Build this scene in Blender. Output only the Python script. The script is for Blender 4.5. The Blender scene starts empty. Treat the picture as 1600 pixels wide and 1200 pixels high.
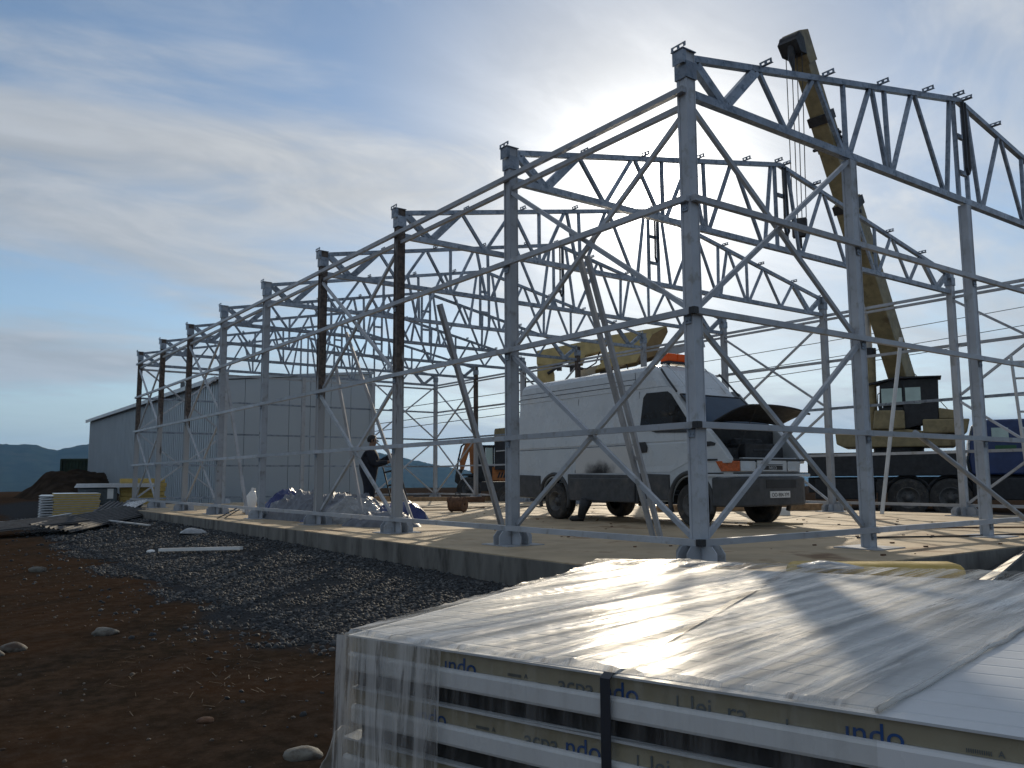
import bpy, bmesh, math, random
import numpy as np
from mathutils import Vector, Matrix, noise as mnoise
R = math.radians
random.seed(7)
rng = np.random.default_rng(7)
scene = bpy.context.scene
col = scene.collection

# ---------------------------------------------------------------- camera, world, sun, exposure
CAM = Vector((-6.396, -5.636, 0.856))
cd = bpy.data.cameras.new('camera'); cam = bpy.data.objects.new('camera', cd); col.objects.link(cam)
cd.sensor_width = 36.0; cd.lens = 29.14; cd.clip_start = 0.05; cd.clip_end = 30000
rt = Vector((0.80856574, -0.58837873, -0.00564968)); up = Vector((-0.06191873, -0.09463089, 0.99358496)); fw = Vector((0.58513889, 0.80302893, 0.11294696))
cam.matrix_world = Matrix(((rt.x, up.x, -fw.x, CAM.x), (rt.y, up.y, -fw.y, CAM.y), (rt.z, up.z, -fw.z, CAM.z), (0, 0, 0, 1)))
scene.camera = cam
SUN_AZ, SUN_EL = R(46.1), R(19.6)
SUN = Vector((math.sin(SUN_AZ) * math.cos(SUN_EL), math.cos(SUN_AZ) * math.cos(SUN_EL), math.sin(SUN_EL)))
sd = bpy.data.lights.new('sun', 'SUN'); so = bpy.data.objects.new('sun', sd); col.objects.link(so)
sd.energy = 4.0; sd.angle = R(0.6); sd.color = (1.0, 0.86, 0.66)
so.rotation_euler = (-SUN).to_track_quat('-Z', 'Y').to_euler()
scene.view_settings.view_transform = 'Standard'; scene.view_settings.look = 'None'
scene.view_settings.exposure = 0.0; scene.view_settings.gamma = 1.0
scene.view_settings.use_curve_mapping = False
scene.cycles.max_bounces = 6; scene.cycles.diffuse_bounces = 2; scene.cycles.glossy_bounces = 3
scene.cycles.transparent_max_bounces = 12; scene.cycles.volume_bounces = 0
scene.cycles.sample_clamp_indirect = 4.0

CLOUD = (35, 9.519, 21.769)

class NT:
    """small helper to write node trees"""
    def __init__(s, tree): s.t = tree; s.n = tree.nodes; s.l = tree.links
    def new(s, typ, **kw):
        nd = s.n.new(typ)
        for k, v in kw.items(): setattr(nd, k, v)
        return nd
    def put(s, sock, v):
        if hasattr(v, 'is_linked') or isinstance(v, bpy.types.NodeSocket): s.l.new(v, sock)
        else: sock.default_value = v
    def math(s, op, a, b=None, c=None, clamp=False):
        nd = s.new('ShaderNodeMath', operation=op, use_clamp=clamp); s.put(nd.inputs[0], a)
        if b is not None: s.put(nd.inputs[1], b)
        if c is not None: s.put(nd.inputs[2], c)
        return nd.outputs[0]
    def vmath(s, op, a, b=None, scale=None):
        nd = s.new('ShaderNodeVectorMath', operation=op); s.put(nd.inputs[0], a)
        if b is not None: s.put(nd.inputs[1], b)
        if scale is not None: s.put(nd.inputs['Scale'], scale)
        return nd.outputs['Value'] if op == 'DOT_PRODUCT' else nd.outputs[0]
    def noise(s, vec, scale, detail=4, rough=0.55, dist=0.0):
        nd = s.new('ShaderNodeTexNoise'); nd.inputs['Scale'].default_value = scale; nd.inputs['Detail'].default_value = detail
        nd.inputs['Roughness'].default_value = rough; nd.inputs['Distortion'].default_value = dist
        s.l.new(vec, nd.inputs['Vector']); return nd.outputs['Fac']
    def mix(s, f, a, b):
        nd = s.new('ShaderNodeMix', data_type='RGBA'); s.put(nd.inputs[0], f)
        for sk, v in ((nd.inputs[6], a), (nd.inputs[7], b)):
            if isinstance(v, (tuple, list)): sk.default_value = (*v[:3], 1)
            else: s.l.new(v, sk)
        return nd.outputs[2]
    def rng(s, v, a, b, c=0.0, d=1.0, smooth=True):
        nd = s.new('ShaderNodeMapRange', interpolation_type='SMOOTHSTEP' if smooth else 'LINEAR')
        s.put(nd.inputs[0], v); nd.inputs[1].default_value = a; nd.inputs[2].default_value = b; nd.inputs[3].default_value = c; nd.inputs[4].default_value = d
        return nd.outputs[0]

w = bpy.data.worlds.new('World'); scene.world = w; w.use_nodes = True
T = NT(w.node_tree); T.n.clear()
tc = T.new('ShaderNodeTexCoord').outputs['Generated']
dirv = T.vmath('NORMALIZE', tc)
sky = T.new('ShaderNodeTexSky'); sky.sky_type = 'NISHITA'; sky.sun_disc = False
sky.sun_elevation = SUN_EL; sky.sun_rotation = SUN_AZ; sky.air_density = 1.0; sky.dust_density = 0.25; sky.ozone_density = 2.0; sky.altitude = 200
bg_sky = T.new('ShaderNodeBackground'); bg_sky.inputs[1].default_value = 0.105
T.l.new(sky.outputs[0], bg_sky.inputs[0])
sep = T.new('ShaderNodeSeparateXYZ'); T.l.new(dirv, sep.inputs[0])
# thin cloud sheet: direction projected on a layer overhead
den = T.math('ADD', T.math('MAXIMUM', sep.outputs[2], 0.0), 0.16)
cx = T.math('DIVIDE', sep.outputs[0], den); cy = T.math('DIVIDE', sep.outputs[1], den)
comb = T.new('ShaderNodeCombineXYZ'); T.l.new(cx, comb.inputs[0]); T.l.new(cy, comb.inputs[1])
mp = T.new('ShaderNodeMapping'); mp.inputs['Rotation'].default_value = (0, 0, R(CLOUD[0])); mp.inputs['Scale'].default_value = (0.62, 1.15, 1); mp.inputs['Location'].default_value = (CLOUD[1], CLOUD[2], 0.3)
T.l.new(comb.outputs[0], mp.inputs[0])
n1 = T.noise(mp.outputs[0], 0.8, 7, 0.54, 0.5)
n2 = T.noise(mp.outputs[0], 2.6, 7, 0.6, 1.0)
nn = T.math('ADD', T.math('MULTIPLY', n1, 0.78), T.math('MULTIPLY', n2, 0.22))
cdot = T.vmath('DOT_PRODUCT', dirv, tuple(SUN))
ang = T.math('ARCCOSINE', T.math('MINIMUM', cdot, 0.99999))
cover = T.math('MULTIPLY', T.rng(nn, 0.39, 0.585, 0.04, 0.95), T.rng(sep.outputs[2], 0.0, 0.06))
cover = T.math('MAXIMUM', cover, T.rng(sep.outputs[2], 0.0, 0.16, 0.6, 0.0))
near_sun = T.rng(ang, 0.05, 0.44, 1.0, 0.0)
cover = T.math('MAXIMUM', cover, T.math('MULTIPLY', near_sun, 0.88))
def expf(width, amp): return T.math('MULTIPLY', T.math('EXPONENT', T.math('MULTIPLY', ang, -1.0 / width)), amp)
def gauss(width, amp): return T.math('MULTIPLY', T.math('EXPONENT', T.math('MULTIPLY', T.math('MULTIPLY', ang, ang), -1.0 / width ** 2)), amp)
glow = T.math('ADD', T.math('ADD', gauss(0.042, 9.0), gauss(0.105, 1.2)), expf(0.28, 0.88))
shade = T.rng(n2, 0.3, 0.7, 0.84, 1.12)
lum = T.math('MULTIPLY', T.math('ADD', glow, 0.43), shade)
ccol = T.mix(T.rng(ang, 0.1, 1.0), (1.0, 0.98, 0.94), (0.94, 1.0, 1.08))
bg_c = T.new('ShaderNodeBackground'); T.l.new(ccol, bg_c.inputs[0]); T.l.new(lum, bg_c.inputs[1])
mx = T.new('ShaderNodeMixShader'); T.l.new(cover, mx.inputs[0]); T.l.new(bg_sky.outputs[0], mx.inputs[1]); T.l.new(bg_c.outputs[0], mx.inputs[2])
wo = T.new('ShaderNodeOutputWorld'); T.l.new(mx.outputs[0], wo.inputs[0])

# ---------------------------------------------------------------- helpers
def tag(o, label=None, cat=None, group=None, kind=None):
    if label: o['label'] = label
    if cat: o['category'] = cat
    if group: o['group'] = group
    if kind: o['kind'] = kind
    return o
def thing(name, label, cat, loc=(0, 0, 0), rz=0.0, group=None):
    o = bpy.data.objects.new(name, None); col.objects.link(o); o.empty_display_size = 0.2
    o.location = loc; o.rotation_euler = (0, 0, rz)
    return tag(o, label, cat, group)
def link(name, me, parent=None, loc=None, rz=None):
    o = bpy.data.objects.new(name, me); col.objects.link(o)
    if parent is not None: o.parent = parent
    if loc is not None: o.location = loc
    if rz is not None: o.rotation_euler = (0, 0, rz)
    return o
def copy_tree(o, parent=None):
    c = o.copy(); col.objects.link(c)
    if parent is not None: c.parent = parent
    for ch in list(o.children): copy_tree(ch, c)
    return c

class MB:
    def __init__(s): s.v = []; s.f = []
    def add(s, vs, fs):
        b = len(s.v); s.v.extend(tuple(p) for p in vs); s.f.extend([tuple(i + b for i in q) for q in fs]); return s
    def box(s, x0, x1, y0, y1, z0, z1):
        return s.add([(x0, y0, z0), (x1, y0, z0), (x1, y1, z0), (x0, y1, z0), (x0, y0, z1), (x1, y0, z1), (x1, y1, z1), (x0, y1, z1)],
                     [(0, 3, 2, 1), (4, 5, 6, 7), (0, 1, 5, 4), (1, 2, 6, 5), (2, 3, 7, 6), (3, 0, 4, 7)])
    def bar(s, p, q, wd, ht, upv=(0, 0, 1)):
        p = Vector(p); q = Vector(q); d = (q - p).normalized(); u = Vector(upv)
        if abs(d.dot(u)) > 0.98: u = Vector((1, 0, 0))
        sx = d.cross(u).normalized(); uz = sx.cross(d).normalized()
        vs = []
        for e in (p, q):
            for a, b in ((-1, -1), (1, -1), (1, 1), (-1, 1)): vs.append(e + sx * a * wd / 2 + uz * b * ht / 2)
        return s.add(vs, [(0, 1, 2, 3), (7, 6, 5, 4), (0, 4, 5, 1), (1, 5, 6, 2), (2, 6, 7, 3), (3, 7, 4, 0)])
    def tube(s, pts, r, n=8, caps=True):
        pts = [Vector(p) for p in pts]; m = len(pts); rs = r if isinstance(r, (list, tuple)) else [r] * m
        vs = []; prev = None
        for i, p in enumerate(pts):
            d = (pts[min(i + 1, m - 1)] - pts[max(i - 1, 0)]).normalized()
            a = prev if prev is not None else (Vector((0, 0, 1)) if abs(d.z) < 0.95 else Vector((1, 0, 0)))
            sx = d.cross(a).normalized(); uz = sx.cross(d).normalized(); prev = uz
            for k in range(n):
                t = 2 * math.pi * k / n; vs.append(p + (sx * math.cos(t) + uz * math.sin(t)) * rs[i])
        fs = [(i * n + k, i * n + (k + 1) % n, (i + 1) * n + (k + 1) % n, (i + 1) * n + k) for i in range(m - 1) for k in range(n)]
        if caps: fs += [tuple(range(n))[::-1], tuple((m - 1) * n + k for k in range(n))]
        return s.add(vs, fs)
    def cyl(s, p, q, r, n=20, r2=None): return s.tube([p, q], [r, r if r2 is None else r2], n)
    def prism(s, poly, o, ex, ey, ez, d0, d1):
        o = Vector(o); ex = Vector(ex); ey = Vector(ey); ez = Vector(ez); n = len(poly)
        vs = [o + ex * a + ey * b + ez * d0 for a, b in poly] + [o + ex * a + ey * b + ez * d1 for a, b in poly]
        return s.add(vs, [tuple(range(n))[::-1], tuple(range(n, 2 * n))] + [(i, (i + 1) % n, n + (i + 1) % n, n + i) for i in range(n)])
    def xz(s, poly, y0, y1): return s.prism(poly, (0, 0, 0), (1, 0, 0), (0, 0, 1), (0, 1, 0), y0, y1)
    def lathe(s, prof, o, axis='y', n=28):
        o = Vector(o); vs = []
        for a, r in prof:
            for k in range(n):
                t = 2 * math.pi * k / n; c, d = r * math.cos(t), r * math.sin(t)
                vs.append(o + (Vector((c, a, d)) if axis == 'y' else Vector((c, d, a)) if axis == 'z' else Vector((a, c, d))))
        m = len(prof)
        fs = [(i * n + k, i * n + (k + 1) % n, (i + 1) * n + (k + 1) % n, (i + 1) * n + k) for i in range(m - 1) for k in range(n)]
        return s.add(vs, fs)
    def grid(s, nu, nv, fn):
        vs = [fn(i / nu, j / nv) for j in range(nv + 1) for i in range(nu + 1)]
        return s.add(vs, [(j * (nu + 1) + i, j * (nu + 1) + i + 1, (j + 1) * (nu + 1) + i + 1, (j + 1) * (nu + 1) + i) for j in range(nv) for i in range(nu)])
    def mesh(s, name, m, smooth=False):
        me = bpy.data.meshes.new(name); me.from_pydata(s.v, [], s.f); me.update()
        bm = bmesh.new(); bm.from_mesh(me); bmesh.ops.recalc_face_normals(bm, faces=bm.faces); bm.to_mesh(me); bm.free()
        if m is not None: me.materials.append(m)
        if smooth: me.polygons.foreach_set('use_smooth', [True] * len(me.polygons))
        return me
    def build(s, name, m, parent=None, smooth=False, bevel=0.0, seg=2, loc=None, rz=None, solid=0.0):
        o = link(name, s.mesh(name, m, smooth), parent, loc, rz)
        if solid: md = o.modifiers.new('thickness', 'SOLIDIFY'); md.thickness = solid; md.offset = 0
        if bevel: md = o.modifiers.new('bevel', 'BEVEL'); md.width = bevel; md.segments = seg; md.limit_method = 'ANGLE'; md.angle_limit = R(35); md.harden_normals = False
        return o

def text_mesh(name, s, size, m, extrude=0.001, align='LEFT'):
    cu = bpy.data.curves.new(name, 'FONT'); cu.body = s; cu.size = size; cu.extrude = extrude; cu.align_x = align; cu.align_y = 'BOTTOM_BASELINE'
    ob = bpy.data.objects.new(name, cu); col.objects.link(ob)
    dg = bpy.context.evaluated_depsgraph_get(); me = bpy.data.meshes.new_from_object(ob.evaluated_get(dg))
    bpy.data.objects.remove(ob); bpy.data.curves.remove(cu); me.materials.clear(); me.materials.append(m); return me
def applied(o):
    """replace an object's mesh by its evaluated one"""
    dg = bpy.context.evaluated_depsgraph_get(); dg.update(); me = bpy.data.meshes.new_from_object(o.evaluated_get(dg))
    o.modifiers.clear(); o.data = me; return o
def cut(o, cutter):
    md = o.modifiers.new('cut', 'BOOLEAN'); md.operation = 'DIFFERENCE'; md.object = cutter; md.solver = 'EXACT'
    applied(o); bpy.data.objects.remove(cutter)

def mat(name, c, rough=0.6, metal=0.0, var=0.12, scale=3.0, bump=0.0, bscale=40.0, c2=None, c2range=(0.55, 0.7), c2scale=2.0, spec=0.5, coat=0.0, stretch=None, each=0.0):
    m = bpy.data.materials.new(name); m.use_nodes = True; t = NT(m.node_tree); b = t.n['Principled BSDF']
    pos = t.new('ShaderNodeNewGeometry').outputs['Position']
    if stretch: pos = t.vmath('MULTIPLY', pos, stretch)
    n = t.noise(pos, scale, 5)
    cc = t.mix(t.rng(n, 0.3, 0.7), tuple(max(x * (1 - var), 0) for x in c), tuple(min(x * (1 + var), 1) for x in c))
    if c2 is not None:
        k = t.noise(pos, c2scale, 7, 0.65); cc = t.mix(t.rng(k, c2range[0], c2range[1]), cc, c2)
    if each:                                                     # every member its own shade of the same paint
        rv = t.rng(t.new('ShaderNodeObjectInfo').outputs['Random'], 0, 1, 1 - each, 1 + each, False)
        cc = t.vmath('SCALE', cc, scale=rv)
    t.l.new(cc, b.inputs['Base Color'])
    b.inputs['Metallic'].default_value = metal; b.inputs['Specular IOR Level'].default_value = spec; b.inputs['Coat Weight'].default_value = coat
    t.l.new(t.rng(t.noise(pos, scale * 2.3, 4), 0.3, 0.7, max(rough - 0.08, 0.03), min(rough + 0.1, 1)), b.inputs['Roughness'])
    if bump:
        bp = t.new('ShaderNodeBump'); bp.inputs['Strength'].default_value = min(1.0, bump); bp.inputs['Distance'].default_value = 0.01
        t.l.new(t.noise(pos, bscale, 5, 0.6), bp.inputs['Height']); t.l.new(bp.outputs[0], b.inputs['Normal'])
    return m

M = {}
M['steel'] = mat('grey_painted_steel', (0.37, 0.40, 0.44), 0.38, 0, 0.10, 2.5, 0.12, 30, c2=(0.25, 0.255, 0.25), c2range=(0.52, 0.70), c2scale=5.5, each=0.16)
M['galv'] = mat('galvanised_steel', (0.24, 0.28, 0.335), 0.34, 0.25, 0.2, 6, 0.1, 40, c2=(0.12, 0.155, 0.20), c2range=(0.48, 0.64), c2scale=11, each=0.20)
def rusty():
    m = bpy.data.materials.new('rust_streaked_grey_steel'); m.use_nodes = True; t = NT(m.node_tree); b = t.n['Principled BSDF']
    pos = t.new('ShaderNodeNewGeometry').outputs['Position']; sp = t.new('ShaderNodeSeparateXYZ'); t.l.new(pos, sp.inputs[0])
    n = t.noise(t.vmath('MULTIPLY', pos, (3, 3, 0.7)), 2.0, 7, 0.65)
    f = t.rng(t.math('ADD', n, t.rng(sp.outputs[2], 1.0, 3.6, -0.22, 0.22)), 0.46, 0.6)
    g = t.noise(pos, 14, 5, 0.7)
    rust = t.mix(t.rng(g, 0.35, 0.65), (0.035, 0.026, 0.022), (0.12, 0.09, 0.07))
    t.l.new(t.mix(f, (0.34, 0.35, 0.36), rust), b.inputs['Base Color']); b.inputs['Roughness'].default_value = 0.6
    return m
M['rusty'] = rusty()
M['black'] = mat('black_plastic', (0.02, 0.021, 0.023), 0.5, 0, 0.3)
M['rubber'] = mat('dusty_rubber', (0.035, 0.034, 0.033), 0.8, 0, 0.3, 9, 0.4, 60, c2=(0.12, 0.10, 0.08), c2range=(0.5, 0.75), c2scale=5)
M['darkmetal'] = mat('dark_metal', (0.03, 0.03, 0.032), 0.55, 0.2, 0.4, 8, c2=(0.06, 0.045, 0.035))
M['white_paint'] = mat('white_vehicle_paint', (0.50, 0.54, 0.57), 0.3, 0, 0.04, 2, c2=(0.45, 0.43, 0.40), c2range=(0.55, 0.85), c2scale=1.6, coat=0.3)
M['clad'] = mat('grey_cladding_plastic', (0.055, 0.058, 0.062), 0.6, 0, 0.2, 6, c2=(0.12, 0.11, 0.10), c2range=(0.5, 0.8))
M['glass'] = mat('dark_vehicle_glass', (0.006, 0.009, 0.012), 0.05, 0, 0.1, spec=0.22)
M['glass_blue'] = mat('tinted_windscreen_glass', (0.016, 0.045, 0.085), 0.05, 0, 0.1, spec=0.07)
M['amber'] = mat('amber_plastic', (0.45, 0.10, 0.02), 0.2, 0, 0.25, 20)
am = bpy.data.materials.new('amber_lens_plastic'); am.use_nodes = True; t = NT(am.node_tree); b = t.n['Principled BSDF']
b.inputs['Base Color'].default_value = (0.85, 0.17, 0.015, 1); b.inputs['Roughness'].default_value = 0.2
tl = t.new('ShaderNodeBsdfTranslucent'); tl.inputs[0].default_value = (0.95, 0.30, 0.05, 1); ms = t.new('ShaderNodeMixShader'); ms.inputs[0].default_value = 0.42
t.l.new(b.outputs[0], ms.inputs[1]); t.l.new(tl.outputs[0], ms.inputs[2]); t.l.new(ms.outputs[0], t.n['Material Output'].inputs['Surface'])
M['amber_lens'] = am
M['lamp'] = mat('clear_lamp_glass', (0.55, 0.57, 0.58), 0.12, 0.3, 0.1)
M['rim'] = mat('dull_grey_rim', (0.10, 0.10, 0.10), 0.6, 0.3, 0.2, 12, c2=(0.18, 0.16, 0.13))
M['crane_y'] = mat('faded_yellow_paint', (0.25, 0.205, 0.105), 0.55, 0, 0.2, 4, 0.1, 20, c2=(0.12, 0.085, 0.04), c2range=(0.52, 0.74), c2scale=2.6)
M['lift_y'] = mat('pale_yellow_paint', (0.44, 0.35, 0.15), 0.5, 0, 0.15, 4, c2=(0.22, 0.16, 0.07), c2range=(0.56, 0.75), c2scale=3)
M['orange'] = mat('worn_orange_paint', (0.42, 0.15, 0.035), 0.5, 0, 0.2, 5, c2=(0.10, 0.055, 0.03), c2range=(0.55, 0.75))
M['crane_blue'] = mat('blue_cab_paint', (0.018, 0.04, 0.13), 0.4, 0, 0.15, 5, c2=(0.02, 0.08, 0.05), c2range=(0.6, 0.8))
M['crane_dark'] = mat('dark_grimy_paint', (0.016, 0.018, 0.022), 0.6, 0, 0.35, 6)
M['clear'] = mat('pale_cab_glass', (0.45, 0.58, 0.55), 0.08, 0, 0.1)
M['conc'] = mat('pale_concrete', (0.45, 0.355, 0.23), 0.8, 0, 0.22, 0.9, 0.4, 25, c2=(0.22, 0.135, 0.07), c2range=(0.52, 0.66), c2scale=0.9)
M['conc_edge'] = mat('grey_concrete', (0.17, 0.165, 0.15), 0.85, 0, 0.25, 3, 0.5, 18, c2=(0.07, 0.066, 0.058), c2range=(0.46, 0.7), c2scale=4, stretch=(1, 1, 0.3))
M['panel_white'] = mat('white_sheet_metal', (0.66, 0.68, 0.70), 0.28, 0, 0.04, 3)
M['foam'] = mat('yellow_foam', (0.50, 0.36, 0.11), 0.8, 0, 0.12, 10, 0.3, 50)
M['filmstrip'] = mat('yellowish_side_film', (0.30, 0.275, 0.20), 0.35, 0, 0.15, 5)
M['ink'] = mat('blue_print', (0.012, 0.06, 0.20), 0.5, 0, 0.1)
M['ink_grey'] = mat('faded_print', (0.10, 0.12, 0.13), 0.5, 0, 0.1)
M['strap'] = mat('dark_blue_strap', (0.02, 0.025, 0.035), 0.4, 0, 0.2)
M['wood'] = mat('weathered_timber', (0.30, 0.19, 0.10), 0.8, 0, 0.3, 9, 0.4, 30)
M['blue_tarp'] = mat('blue_tarpaulin', (0.012, 0.028, 0.14), 0.35, 0, 0.2, 4, 0.5, 14)
M['grey_tarp'] = mat('grey_tarpaulin', (0.135, 0.148, 0.175), 0.55, 0, 0.25, 4, 0.8, 12, c2=(0.06, 0.068, 0.085), c2range=(0.55, 0.66), c2scale=1.6)
M['foil'] = mat('crumpled_clear_plastic', (0.27, 0.285, 0.30), 0.2, 0.0, 0.2, 6, 0.9, 16)
M['dark_cloth'] = mat('dark_blue_workwear', (0.010, 0.013, 0.022), 0.85, 0, 0.3, 8, 0.3, 50)
M['skin'] = mat('skin', (0.20, 0.115, 0.075), 0.55, 0, 0.1)
M['hair'] = mat('dark_hair', (0.012, 0.009, 0.007), 0.6, 0, 0.3, 30, 0.5, 80)
M['shed'] = mat('silver_grey_cladding', (0.38, 0.43, 0.47), 0.36, 0.15, 0.02, 0.3)
M['shed_trim'] = mat('shed_dark_trim', (0.10, 0.11, 0.12), 0.5)
M['green'] = mat('dark_green_container_paint', (0.008, 0.026, 0.012), 0.7, 0, 0.3, 1)
M['alu'] = mat('pale_aluminium', (0.55, 0.57, 0.58), 0.4, 0.3, 0.1)
M['stone'] = mat('pale_stone', (0.15, 0.145, 0.125), 0.85, 0, 0.3, 14, 0.6, 40, c2=(0.06, 0.04, 0.028), c2range=(0.45, 0.65), c2scale=6)
M['darkroof'] = mat('dark_roofing_sheet', (0.03, 0.031, 0.033), 0.6, 0, 0.3, 4)
M['rustiron'] = mat('rusty_iron', (0.11, 0.055, 0.028), 0.85, 0, 0.35, 14, 0.5, 40)
M['prop'] = mat('dull_grey_steel', (0.37, 0.385, 0.41), 0.75, 0, 0.15, 4, spec=0.15)
M['wire'] = mat('dark_cable', (0.03, 0.03, 0.032), 0.6)
M['white_plastic'] = mat('white_plastic', (0.72, 0.73, 0.72), 0.35, 0, 0.06)

# ---------------------------------------------------------------- ground, hills, haze
GZ = -0.42
def n3(x, y, s, z=0.0): return mnoise.noise(Vector((x * s, y * s, z)))
def gravel_mask(x, y):
    if y > 2.6: xb = -4.05 + 0.02 * (y - 2.6)
    elif y > -1: xb = -4.05 + (2.6 - y) * 0.30
    else: xb = -2.97 + (-1 - y) * 0.5
    xb += 0.60 * n3(x, y, 0.55, 3.3) + 0.35 * n3(x, y, 1.9, 8.1) + 0.22 * n3(x, y, 5.0, 2.2)
    return max(0.0, min(1.0, (x - xb) / 0.45 + 0.5))
def ground_z(x, y, rough=True):
    z = GZ
    dx = max(-0.95 - x, 0.0); dy = max(-1.0 - y, 0.0); d = math.hypot(dx, dy)
    if d < 6: z += (0.10 + 0.11 * max(0.0, min(1.0, (y - 1.5) / 9.0))) * math.exp(-(d / 1.3) ** 2)
    r = math.hypot(x, y)
    if rough and r < 60:
        z += 0.018 * n3(x, y, 0.45) + 0.006 * n3(x, y, 1.6, 5) + 0.004 * n3(x, y, 5.0, 9)
    if r > 75: 
        t = min(1, (r - 75) / 700); z -= 26 * t * t * (3 - 2 * t)
    return z
def axis(a, b, st, far):
    out = list(np.arange(a, b, st)); s = st; p = b
    while p < far: s *= 1.16; p += s; out.append(p)
    s = st; p = a; pre = []
    while p > -far: s *= 1.16; p -= s; pre.append(p)
    return pre[::-1] + out
xs = axis(-8.5, 0.5, 0.075, 9000); ys = axis(-4.5, 14, 0.085, 9000)
gv = []; gm = []
for y in ys:
    for x in xs: gv.append((x, y, ground_z(x, y))); gm.append(gravel_mask(x, y) if -9 < x < 20 and -9 < y < 45 else 0.0)
nx = len(xs)
gf = [(j * nx + i, j * nx + i + 1, (j + 1) * nx + i + 1, (j + 1) * nx + i) for j in range(len(ys) - 1) for i in range(nx - 1)]
me = bpy.data.meshes.new('ground'); me.from_pydata(gv, [], gf); me.update()
at = me.attributes.new('gravel', 'FLOAT', 'POINT'); at.data.foreach_set('value', gm)
me.polygons.foreach_set('use_smooth', [True] * len(me.polygons))
gmat = bpy.data.materials.new('red_brown_soil'); gmat.use_nodes = True; t = NT(gmat.node_tree); b = t.n['Principled BSDF']
pos = t.new('ShaderNodeNewGeometry').outputs['Position']
soil = t.mix(t.rng(t.noise(pos, 0.7, 6, 0.6), 0.35, 0.65), (0.066, 0.036, 0.020), (0.042, 0.031, 0.021))
soil = t.mix(t.rng(t.noise(pos, 9, 6, 0.7), 0.35, 0.7), soil, (0.088, 0.057, 0.038))
soil = t.mix(t.rng(t.noise(pos, 70, 3, 0.6), 0.66, 0.74), soil, (0.15, 0.115, 0.085))
ga = t.new('ShaderNodeAttribute'); ga.attribute_name = 'gravel'
gc = t.mix(t.rng(t.noise(pos, 45, 4, 0.6), 0.3, 0.7), (0.026, 0.027, 0.029), (0.075, 0.079, 0.083))
t.l.new(t.mix(t.math('MULTIPLY', ga.outputs['Fac'], 0.95), soil, gc), b.inputs['Base Color'])
b.inputs['Roughness'].default_value = 0.95; b.inputs['Specular IOR Level'].default_value = 0.0; b.inputs['Diffuse Roughness'].default_value = 1.0
bp = t.new('ShaderNodeBump'); bp.inputs['Strength'].default_value = 1.0; bp.inputs['Distance'].default_value = 0.010
hh = t.math('ADD', t.noise(pos, 14, 6, 0.65), t.math('MULTIPLY', t.noise(pos, 60, 4, 0.6), 0.35)); t.l.new(hh, bp.inputs['Height']); t.l.new(bp.outputs[0], b.inputs['Normal'])
me.materials.append(gmat); tag(link('ground', me), kind='structure')

hillmat = mat('wooded_hill', (0.014, 0.021, 0.017), 0.95, 0, 0.5, 0.02, c2=(0.034, 0.034, 0.024), c2range=(0.5, 0.64), c2scale=0.011, spec=0.0, stretch=(1, 1, 3))
def hills(name, R0, prof, a0, a1, depth, base, seed, n=260):
    """a ridge: prof is (azimuth from +Y in degrees, elevation in degrees)"""
    A = [p[0] for p in prof]; Hh = [p[1] for p in prof]
    mb = MB(); rows = 44
    def fn(u, v):
        a = a0 + (a1 - a0) * u; el = float(np.interp(a, A, Hh)); rr = R0 + depth * (v - 0.5) * 2
        hgt = (R0 * math.tan(R(el)) - base) * math.exp(-((v - 0.55) / 0.26) ** 2)
        x, y = CAM.x + rr * math.sin(R(a)), CAM.y + rr * math.cos(R(a))
        hgt *= 1 + 0.05 * mnoise.fractal(Vector((x * 0.0022, y * 0.0022, seed)), 0.9, 2.0, 5) 
        hgt += (R0 * 0.0016) * mnoise.fractal(Vector((x * 0.045, y * 0.045, seed + 4)), 0.7, 2.0, 4) * (1 if hgt > 5 else 0)
        return (x, y, base + hgt)
    mb.grid(n, rows, fn)
    return tag(mb.build(name, hillmat, smooth=True), kind='structure')
hills('hills', 1900, [(-25, 1.7), (-8, 2.0), (0, 2.2), (3.0, 2.25), (5.0, 2.24), (6.2, 2.18), (6.8, 1.95), (7.4, 1.86), (8.05, 2.06), (9.1, 2.3), (11, 2.4), (14, 2.5), (18, 2.75), (22, 2.7), (27, 1.8), (31, 0.9), (35, 0.1), (40, -0.6)], -25, 40, 650, -27, 2.0, 420)
hills('hills', 5200, [(18, 1.6), (24, 1.8), (27, 1.3), (29.3, 0.95), (31, 0.62), (32.5, 0.42), (35, 0.25), (38, 0.1), (45, 0.1), (60, 0.3), (75, 0.2)], 18, 75, 1500, -27, 7.0)
def hedge(u, v):
    a = R(14 + 40 * u); rr = 430 + 22 * v
    hh = 3.2 + 5.5 * max(0.0, mnoise.fractal(Vector((u * 130, 0, 1)), 0.7, 2, 5)) + 2.2 * mnoise.noise(Vector((u * 900, v * 4, 2)))
    return (CAM.x + rr * math.sin(a), CAM.y + rr * math.cos(a), -19 + (9.5 + hh) * math.sin(math.pi * min(1.0, 0.5 * v + 0.5 * (v > 0.4))) if v > 0 else -22)
tag(MB().grid(1100, 5, hedge).build('tree_line', mat('far_hedge_foliage', (0.018, 0.022, 0.013), 0.95, 0, 0.5, 0.5, spec=0.0)), kind='stuff')

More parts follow.
